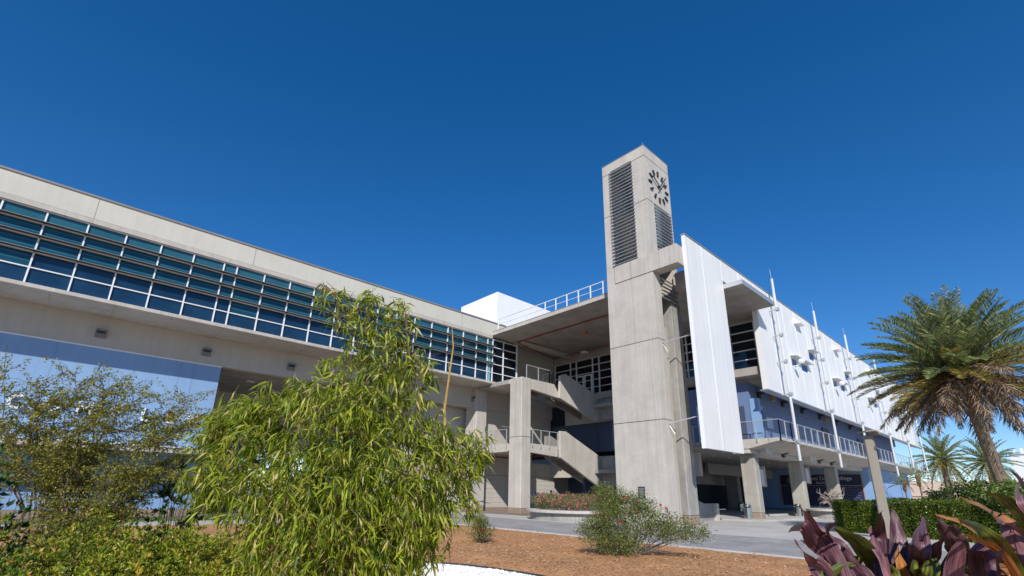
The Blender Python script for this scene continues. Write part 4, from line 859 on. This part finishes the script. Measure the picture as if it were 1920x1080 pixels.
# --- clipped hedges
hedgel = leafmat('hedge_leaves', (.035, .08, .008), (.15, .22, .02), (.30, .28, .05), .3, .35)
def hedge(name, label, a, b_, depth, h, n_):
    a = np.array(a); b_ = np.array(b_); d = unit(b_-a); nrm = np.array([-d[1], d[0]]); 
    if nrm @ np.array([math.sin(yaw), math.cos(yaw)]) < 0: nrm = -nrm
    t = thing(name, label, 'hedge', (a[0], a[1], 0), 'clipped hedges on the right'); L = np.linalg.norm(b_-a)
    core = MB(); q = [a+d*.12+nrm*.12, b_-d*.12+nrm*.12, b_-d*.12+nrm*(depth-.12), a+d*.12+nrm*(depth-.12)]
    core.prism([tuple(x) for x in q], 'z', .0, h-.12); obj('inner_twigs', core, surf('dark_hedge_core', (.03, .035, .015), .95, .3), t)
    m1, m2, m3 = int(n_*.52), int(n_*.24), int(n_*.24)
    def pts(u_, v_, w_): return np.stack([a[0]+d[0]*u_+nrm[0]*v_, a[1]+d[1]*u_+nrm[1]*v_, w_], 1)
    r = rng_.random; nz = lambda m: np.abs(rng_.normal(size=m))*.07
    wob = lambda u_: .05*np.sin(u_*5)+.03*np.sin(u_*13)
    u1 = r(m1)*L; u2 = r(m2)*L; P = np.concatenate([pts(u1, nz(m1)-.04+wob(u1+2), r(m1)*h), pts(u2, r(m2)*depth, h-nz(m2)+.05+wob(u2)), pts(np.where(r(m3) < .5, nz(m3)-.03, L-nz(m3)+.03), r(m3)*depth, r(m3)*h)])
    V, F = kite(P, rng_.normal(size=P.shape)+np.array([-.3, -.3, .5]), rng_.uniform(.05, .1, len(P)), .045); obj('leaves', (V, F), hedgel, t)
hedge('clipped_hedge', 'short square clipped green hedge left of the tan pylon lamp', (29.6, 8.0), (29.4, 6.2), 1.9, 1.42, 11000)
hedge('clipped_hedge', 'long clipped green hedge right of the tan pylon lamp', (28.5, 5.65), (27.2, 1.6), 1.8, 1.55, 19000)
# --- palms
palmL = leafmat('palm_leaflets', (.08, .13, .04), (.33, .39, .15), (.52, .47, .18), .3, .35)
palmD = leafmat('dead_palm_leaflets', (.12, .07, .04), (.30, .21, .13), (.42, .34, .26), .1, .8)
palmY = leafmat('yellowing_palm_leaflets', (.13, .13, .03), (.33, .25, .05), (.5, .3, .06), .25, .5)
def palm(name, label, base, top, R_, nf, nl, group, seed, trunk_r=.3, el=(88, -50), dead=True, lw=.045):
    t = thing(name, label, 'palm tree', base, group); rg = random.Random(seed); top = np.array(top); b0 = np.array(base)
    rs = []; pts = []; H_ = 26
    for k in range(H_+1):
        f = k/H_; p = b0+(top-b0)*f+np.array([.18*math.sin(f*2.6), 0, 0])*(1-f); pts.append(tuple(p)); rs.append(trunk_r*(1.25-.25*min(1, f*4)+(.06 if k % 2 else 0)-(.12*f)))
    obj('trunk', MB().tube(pts, rs, 12), surf('palm_trunk', (.20, .145, .10), .95, .25, 0, .25, .6, fscale=12), t)
    groups = {0: ([], [], []), 1: ([], [], []), 2: ([], [], [])}; rach = {0: MB(), 1: MB(), 2: MB()}
    for i in range(nf):
        f = (i+.5)/nf; e = math.radians(el[0]+(el[1]-el[0])*f**.95+rg.uniform(-7, 7)); a = i*2.399963+rg.uniform(-.2, .2)
        fk = f+rg.uniform(-.13, .13); kind = 0 if fk < .60 else (1 if fk < .76 else 2)
        if not dead: kind = 0 if f < .75 else 1
        L = R_*(1.05 if f < .7 else .95)*rg.uniform(.88, 1.08)*(1.0-.12*max(0, math.sin(e)))
        h = np.array([math.cos(a), math.sin(a), 0]); P = []; p = top+h*.12+np.array([0, 0, .25*(1-f)]); ns = 12; ang = e
        for s in range(ns+1):
            P.append(p.copy()); dd = h*math.cos(ang)+np.array([0, 0, math.sin(ang)]); p = p+dd*L/ns; ang -= math.radians((34 if f < .5 else 30)+rg.uniform(-4, 4))/ns*(.5+1.1*s/ns)
        P = np.array(P); rach[kind].tube([tuple(q) for q in P[::2]], [.035*R_/4, .028*R_/4, .022*R_/4, .017*R_/4, .012*R_/4, .008*R_/4, .003][:len(P[::2])], 4)
        side = np.array([-h[1], h[0], 0]); sgn = rg.uniform(-.5, .5)
        for j in range(nl):
            u_ = .10+.9*j/nl; s = min(int(u_*ns), ns-1); q = P[s]+(P[s+1]-P[s])*(u_*ns-s); ax_ = unit(P[s+1]-P[s]); upv = unit(np.cross(side, ax_)); 
            if upv[2] < 0: upv = -upv
            ll = R_*.155*math.sin(math.pi*min(1, (.16+.84*u_)))**.6*rg.uniform(.85, 1.1)+.02
            for sg in (-1, 1):
                d = ax_*.75+side*sg*.75+upv*(.42+.2*sgn*sg)+rng_.normal(size=3)*.09
                if kind == 2: d = d*.6+np.array([0, 0, -.5])+rng_.normal(size=3)*.3
                G = groups[kind]; G[0].append(q); G[1].append(d); G[2].append(ll)
    for kind, (nm, mt) in enumerate((('green_fronds', palmL), ('yellow_fronds', palmY), ('dead_fronds', palmD))):
        G = groups[kind]
        if G[0]:
            V, F = leaf_mesh(np.array(G[0]), np.array(G[1]), np.array(G[2]), R_*.0105*lw/.045, .3, .1 if kind < 2 else .3); fo = obj(nm, (V, F), mt, t)
            q = obj('frond_stalks', rach[kind], surf('frond_stalk', (.25, .20, .07) if kind < 2 else (.22, .13, .07), .6, .1), None); q.parent = fo; q.data.transform(Matrix.Translation(-base_of(fo)))
    boot = MB(); R2 = random.Random(seed+1)
    for k in range(60):
        a = R2.uniform(0, 6.28); z = R2.uniform(-.9, .25); rr = trunk_r*(.95+.3*(z+.9)); c_ = top+np.array([math.cos(a)*rr, math.sin(a)*rr, z])
        boot.tube([tuple(c_), tuple(c_+np.array([math.cos(a)*.14, math.sin(a)*.14, .3]))], [.05, .02], 4)
    obj('boots', boot, surf('palm_boots', (.26, .16, .09), .95, .2), t)
    return t
palm('date_palm', 'big date palm with brown hanging dead fronds and a leaning trunk at the right edge', (28.5, 1.3, 0), (27.9, 1.85, 6.75), 3.85, 170, 74, 'date palms on the right', 3, .22, (88, -40))
palm('date_palm', 'left one of the two distant date palms beyond the far end of the white wing', (101.9, 11.4, 0), (101.6, 11.3, 7.6), 4.6, 64, 34, 'date palms on the right', 5, .42, (85, -62), False, .09)
palm('date_palm', 'right one of the two distant date palms, half hidden behind the big palm trunk', (116.9, 7.3, 0), (116.7, 7.2, 7.9), 4.8, 60, 34, 'date palms on the right', 9, .42, (85, -62), False, .09)
for k, (x, y, z, r_) in enumerate(((72.3, 11.9, 3.3, 1.9), (72.9, 10.6, 3.9, 2.0))):
    palm('young_palm', ('shorter left stem' if k == 0 else 'taller right stem')+' of the two small slim palms past the end of the blue wall', (x, y, 0), (x, y, z), r_, 13, 24, 'young palms by the far wall', 20+k, .09, (75, -20), False, .12)
gl2 = leafmat('broad_green_leaves', (.06, .12, .02), (.22, .30, .06), None, .35, .4)
bush('leafy_bush', 'light green leafy bush behind the long hedge, below the big palm crown', [(29.8, 3.0, 1.9, .8, .45), (28.7, 2.2, 2.0, .8, .5), (27.2, 1.2, 1.9, .9, .5), (30.5, 4.0, 1.75, .5, .3)], 4200, .13, gl2, None, 0, .1, (28.9, 2.4, 0), stems=40, smat=gb)
bush('leafy_bush', 'green bush with pink flowers behind the purple leaves at the right edge', [(16.6, -.15, 1.2, .8, .5), (17.4, .2, 1.4, .6, .4), (15.8, -.4, 1.0, .8, .5)], 5000, .07, gl2, pink, 26, .05, (16.6, -.1, 0), stems=50, smat=gb)
bush('distant_shrub', 'low dark shrubs in front of the far pinkish wall', [(120, 14, .9, 1.6, .9), (125, 18, .8, 1.8, .8), (118, 9.5, .8, 1.5, .8)], 1800, .35, hedgel, None, 0, .1, (121, 14, 0), stems=12)
# --- purple crinum plants, close to the camera
P1 = [[[(3.08, 0.85, 1.27), (3.08, 0.93, 1.42), (2.59, 0.83, 1.57)], 0.048, 0], [[(3.38, 0.88, 1.27), (3.38, 0.98, 1.38), (3.38, 1.06, 1.52)], 0.054, 0], [[(3.12, 0.81, 1.2), (3.06, 0.93, 1.37), (2.59, 0.83, 1.48), (3.17, 1.1, 1.41)], 0.042, 0], [[(2.98, 0.86, 1.21), (2.99, 0.95, 1.29), (2.51, 0.85, 1.42)], 0.036, 0], [[(3.82, 0.93, 1.13), (3.5, 0.99, 1.27), (3.2, 1.05, 1.37)], 0.051, 1], [[(3.49, 0.88, 1.13), (3.19, 0.94, 1.24), (2.92, 0.97, 1.34)], 0.027, 2], [[(3.48, 0.77, 1.2), (3.2, 0.77, 1.37), (2.94, 0.8, 1.46)], 0.054, 1], [[(3.4, 0.9, 1.19), (3.15, 0.89, 1.37), (2.97, 0.84, 1.46), (2.86, 0.76, 1.48)], 0.024, 0], [[(3.36, 0.73, 1.26), (3.45, 0.72, 1.42), (2.99, 0.6, 1.55)], 0.036, 0], [[(3.75, 0.71, 1.19), (3.81, 0.71, 1.38), (3.88, 0.72, 1.55)], 0.051, 0], [[(3.28, 0.68, 1.23), (3.32, 0.72, 1.37), (3.4, 0.75, 1.46)], 0.033, 0], [[(3.8, 0.91, 1.18), (3.94, 0.86, 1.33), (4.13, 0.83, 1.35), (3.48, 0.62, 1.36)], 0.039, 0], [[(3.57, 0.87, 1.08), (3.7, 0.83, 1.23), (3.3, 0.67, 1.33)], 0.084, 1], [[(3.76, 0.65, 1.19), (3.57, 0.58, 1.37), (3.97, 0.6, 1.51)], 0.06, 0], [[(3.66, 0.63, 1.1), (3.47, 0.57, 1.26), (3.92, 0.59, 1.31)], 0.084, 1], [[(4.01, 0.46, 1.27), (3.74, 0.47, 1.43), (3.5, 0.47, 1.52)], 0.042, 0], [[(4.1, 0.46, 1.29), (3.87, 0.45, 1.41), (3.67, 0.43, 1.48)], 0.042, 0], [[(3.55, 0.38, 1.18), (3.58, 0.44, 1.28), (3.65, 0.48, 1.37)], 0.057, 1], [[(3.82, 0.62, 1.14), (3.65, 0.53, 1.32), (3.5, 0.46, 1.42)], 0.036, 0], [[(4.06, 0.77, 1.05), (3.78, 0.77, 1.26), (4.14, 0.84, 1.39)], 0.048, 0], [[(3.59, 0.52, 1.14), (3.74, 0.47, 1.29), (3.26, 0.37, 1.4)], 0.042, 1], [[(3.37, 0.93, 1.11), (3.12, 0.95, 1.21), (3.41, 1.11, 1.28)], 0.042, 0], [[(3.15, 0.73, 1.16), (3.17, 0.81, 1.27), (3.21, 0.86, 1.37)], 0.039, 0], [[(3.84, 0.76, 1.08), (3.71, 0.63, 1.25), (3.54, 0.54, 1.43)], 0.036, 0]]
P2 = [[[(3.88, 0.23, 1.32), (3.52, 0.33, 1.47), (3.18, 0.43, 1.54)], 0.031, 2], [[(3.82, 0.15, 1.39), (3.8, 0.25, 1.53), (3.16, 0.32, 1.62)], 0.033, 2], [[(3.6, 0.13, 1.45), (3.3, 0.17, 1.59), (3.05, 0.22, 1.64)], 0.036, 1], [[(3.43, 0.09, 1.56), (3.49, 0.12, 1.7), (3.59, 0.15, 1.76)], 0.015, 0], [[(3.9, 0.13, 1.5), (3.64, 0.18, 1.54), (3.41, 0.23, 1.53)], 0.023, 2], [[(3.08, 0.12, 1.44), (2.84, 0.15, 1.5), (2.61, 0.18, 1.53)], 0.036, 0], [[(3.34, 0.23, 1.34), (3.05, 0.28, 1.43), (2.82, 0.31, 1.47)], 0.023, 2], [[(3.18, 0.26, 1.32), (3.0, 0.22, 1.39), (2.82, 0.19, 1.44)], 0.023, 0], [[(3.57, 0.15, 1.3), (3.61, 0.22, 1.37), (3.06, 0.21, 1.44)], 0.031, 2], [[(3.9, 0.22, 1.16), (3.98, 0.25, 1.25), (4.1, 0.26, 1.33)], 0.036, 1], [[(3.77, 0.2, 1.25), (3.47, 0.28, 1.29), (3.89, 0.39, 1.22)], 0.028, 2], [[(3.93, 0.13, 1.47), (3.97, 0.19, 1.57), (4.02, 0.27, 1.61)], 0.031, 1], [[(3.43, 0.22, 1.31), (3.13, 0.26, 1.46), (3.46, 0.39, 1.51)], 0.036, 1], [[(3.53, 0.1, 1.46), (3.25, 0.12, 1.6), (3.69, 0.14, 1.69)], 0.025, 0]]
purp = leafmat('purple_strap_leaves', (.055, .018, .028), (.18, .08, .095), None, .12, .42, True, .45)
oliv = leafmat('olive_strap_leaves', (.035, .055, .008), (.14, .15, .02), None, .2, .38, True, .4)
brwn = leafmat('orange_brown_strap_leaves', (.16, .07, .035), (.46, .20, .06), None, .1, .6, True, .35)
def strap(name, label, leaves, base, gp):
    leaves = list(leaves); RS_ = random.Random(int(base[0]*100))
    for k in range(34):
        c_ = leaves[k % len(leaves)][0][0]; r_ = RS_.uniform; x, y, z = c_[0]+r_(-.14, .14), c_[1]+r_(-.16, .16), c_[2]+r_(-.18, .0)
        a = r_(0, 6.28); e = r_(.08, .26); leaves.append([[(x-.0*e, y, z-.35), (x, y, z-.05), (x+math.cos(a)*e*.6, y+math.sin(a)*e*.6, z+r_(.0, .12)), (x+math.cos(a)*e, y+math.sin(a)*e, z+r_(-.1, .16))], r_(.028, .06), RS_.choice((0, 1, 1, 1, 2, 0))])
    t = thing(name, label, 'plant', base, gp); acc = {}
    for (pts, hw, kind) in leaves:
        p = [np.array(q) for q in pts]; dn = p[0]-p[1]; dn = unit(np.array([dn[0]*.3, dn[1]*.3, min(dn[2], -.05)]))*.45; ctl = [p[0]+dn]+p
        # smooth path through the control points
        n_ = 26; path = []
        for k in range(n_+1):
            u_ = k/n_*(len(ctl)-1); i = min(int(u_), len(ctl)-2); f = u_-i
            g0, g1, g2, g3 = ctl[max(i-1, 0)], ctl[i], ctl[i+1], ctl[min(i+2, len(ctl)-1)]
            path.append(.5*((2*g1)+(-g0+g2)*f+(2*g0-5*g1+4*g2-g3)*f*f+(-g0+3*g1-3*g2+g3)*f**3))
        path = np.array(path); V, F, U, M_ = acc.setdefault(kind, ([], [], [], []))
        i0 = len(V); tang = unit(np.gradient(path, axis=0)); tw_ = RND.uniform(-.9, .9); view = unit(np.array([path[n_//2][0], path[n_//2][1], path[n_//2][2]-EYE])); ph = RND.uniform(0, 6); tm = unit(path[-1]-path[n_//3]); sx_ = unit(np.cross(tm, view)); ref = unit(view*math.cos(tw_)+sx_*math.sin(tw_)); prev = None
        for k in range(n_+1):
            s_ = k/n_; wd = hw*1.02*(.45+.55*min(1, s_/.5))*(1-max(0, (s_-.45)/.55)**1.7)+.0006
            side = unit(np.cross(tang[k], ref)+(prev*.6 if prev is not None else 0)); side = unit(side-tang[k]*(side@tang[k])); prev = side; nn = unit(np.cross(side, tang[k]))
            for m_ in range(7):
                c_ = (m_-3)/3; rip = .16*hw*math.sin(k*.9+ph)*abs(c_)
                V.append(path[k]+side*wd*c_+nn*(wd*.30*(abs(c_)**1.3)+rip)); U.append((c_*.5+.5, s_*4+ph))
        for k in range(n_):
            for m_ in range(6): F.append((i0+k*7+m_, i0+(k+1)*7+m_, i0+(k+1)*7+m_+1, i0+k*7+m_+1))
    for kind, mt in enumerate((purp, oliv, brwn)):
        if kind in acc:
            V, F, U, _ = acc[kind]; uvs = [U[i] for f in F for i in f]
            obj(('purple_leaves', 'olive_leaves', 'withered_leaves')[kind], (np.array(V), np.array(F)), mt, t, smooth=True, uv=uvs)
    return t
strap('crinum_plant', 'clump of broad purple and olive strap leaves in front, below the short hedge', P1, (3.35, .75, 0), 'purple strap leaved plants')
strap('crinum_plant', 'purple and browned strap leaved plant reaching in from the right edge', P2, (3.3, -.15, 0), 'purple strap leaved plants')
# ================================================================ PERSON behind the planter
def person(x, y, face, label):
    skin = surf('brown_skin', (.22, .12, .08), .6, .03); cloth = surf('dark_blue_shirt', (.02, .035, .10), .85, .1); trs = surf('dark_trousers', (.02, .02, .025), .9, .05)
    t = thing('person', label, 'person', (x, y, .02))
    J = [(0, 0, .95), (0, 0, 1.15), (0, 0, 1.38), (0, 0, 1.50), (0, .01, 1.60), (0, .02, 1.70), (.10, 0, .90), (.11, .01, .50), (.11, -.01, .09), (.11, .12, .04), (-.10, 0, .90), (-.11, .01, .50), (-.11, -.01, .09), (-.11, .12, .04), (.19, 0, 1.40), (.25, -.01, 1.12), (.25, .08, .88), (.25, .12, .80), (-.19, 0, 1.40), (-.25, -.01, 1.12), (-.25, .08, .88), (-.25, .12, .80)]
    E_ = [(0, 1), (1, 2), (2, 3), (3, 4), (4, 5), (0, 6), (6, 7), (7, 8), (8, 9), (0, 10), (10, 11), (11, 12), (12, 13), (2, 14), (14, 15), (15, 16), (16, 17), (2, 18), (18, 19), (19, 20), (20, 21)]
    rad = [.15, .13, .15, .055, .085, .085, .09, .06, .042, .035, .09, .06, .042, .035, .065, .045, .032, .025, .065, .045, .032, .025]
    ca, sa = math.cos(face), math.sin(face); me = bpy.data.meshes.new('body'); me.from_pydata([(a*ca-b_*sa, a*sa+b_*ca, c_) for a, b_, c_ in J], E_, []); ob = bpy.data.objects.new('body', me); C.objects.link(ob); ob.parent = t
    ob.modifiers.new('skin', 'SKIN'); sd = ob.modifiers.new('sub', 'SUBSURF'); sd.levels = 2; sd.render_levels = 2
    for i, r_ in enumerate(rad): me.skin_vertices[0].data[i].radius = (r_, r_*.8)
    me.skin_vertices[0].data[0].use_root = True
    me.materials.append(skin)
    def tr(pts): return [(x+a*ca-b_*sa, y+a*sa+b_*ca, c_+.02) for a, b_, c_ in pts]
    obj('shirt', MB().tube(tr([(0, 0, .88), (0, 0, 1.1), (0, 0, 1.3), (0, 0, 1.43), (0, 0, 1.49)]), [.19, .175, .20, .17, .07], 14).tube(tr([(.15, 0, 1.41), (.23, 0, 1.3), (.255, -.01, 1.12)]), [.085, .075, .06], 10).tube(tr([(-.15, 0, 1.41), (-.23, 0, 1.3), (-.255, -.01, 1.12)]), [.085, .075, .06], 10), cloth, t, smooth=True)
    obj('trousers', MB().tube(tr([(.10, 0, .93), (.11, 0, .5), (.11, 0, .1)]), [.115, .08, .065], 12).tube(tr([(-.10, 0, .93), (-.11, 0, .5), (-.11, 0, .1)]), [.115, .08, .065], 12), trs, t, smooth=True)
    obj('hair', MB().lathe(x, y, [(.10, 1.67), (.118, 1.72), (.112, 1.79), (.07, 1.84), (.01, 1.855)], 14), black, t, smooth=True)
    fc = tr([(0, .115, 1.62)])[0]
    obj('face_mask', MB().lathe(fc[0], fc[1], [(.012, fc[2]-.055), (.045, fc[2]-.03), (.05, fc[2]+.01), (.03, fc[2]+.04)], 10), whitep, t, smooth=True)
    return t
person(35.6, 33.0, math.radians(135), 'person in dark blue shirt and white mask behind the planter near the elevators')
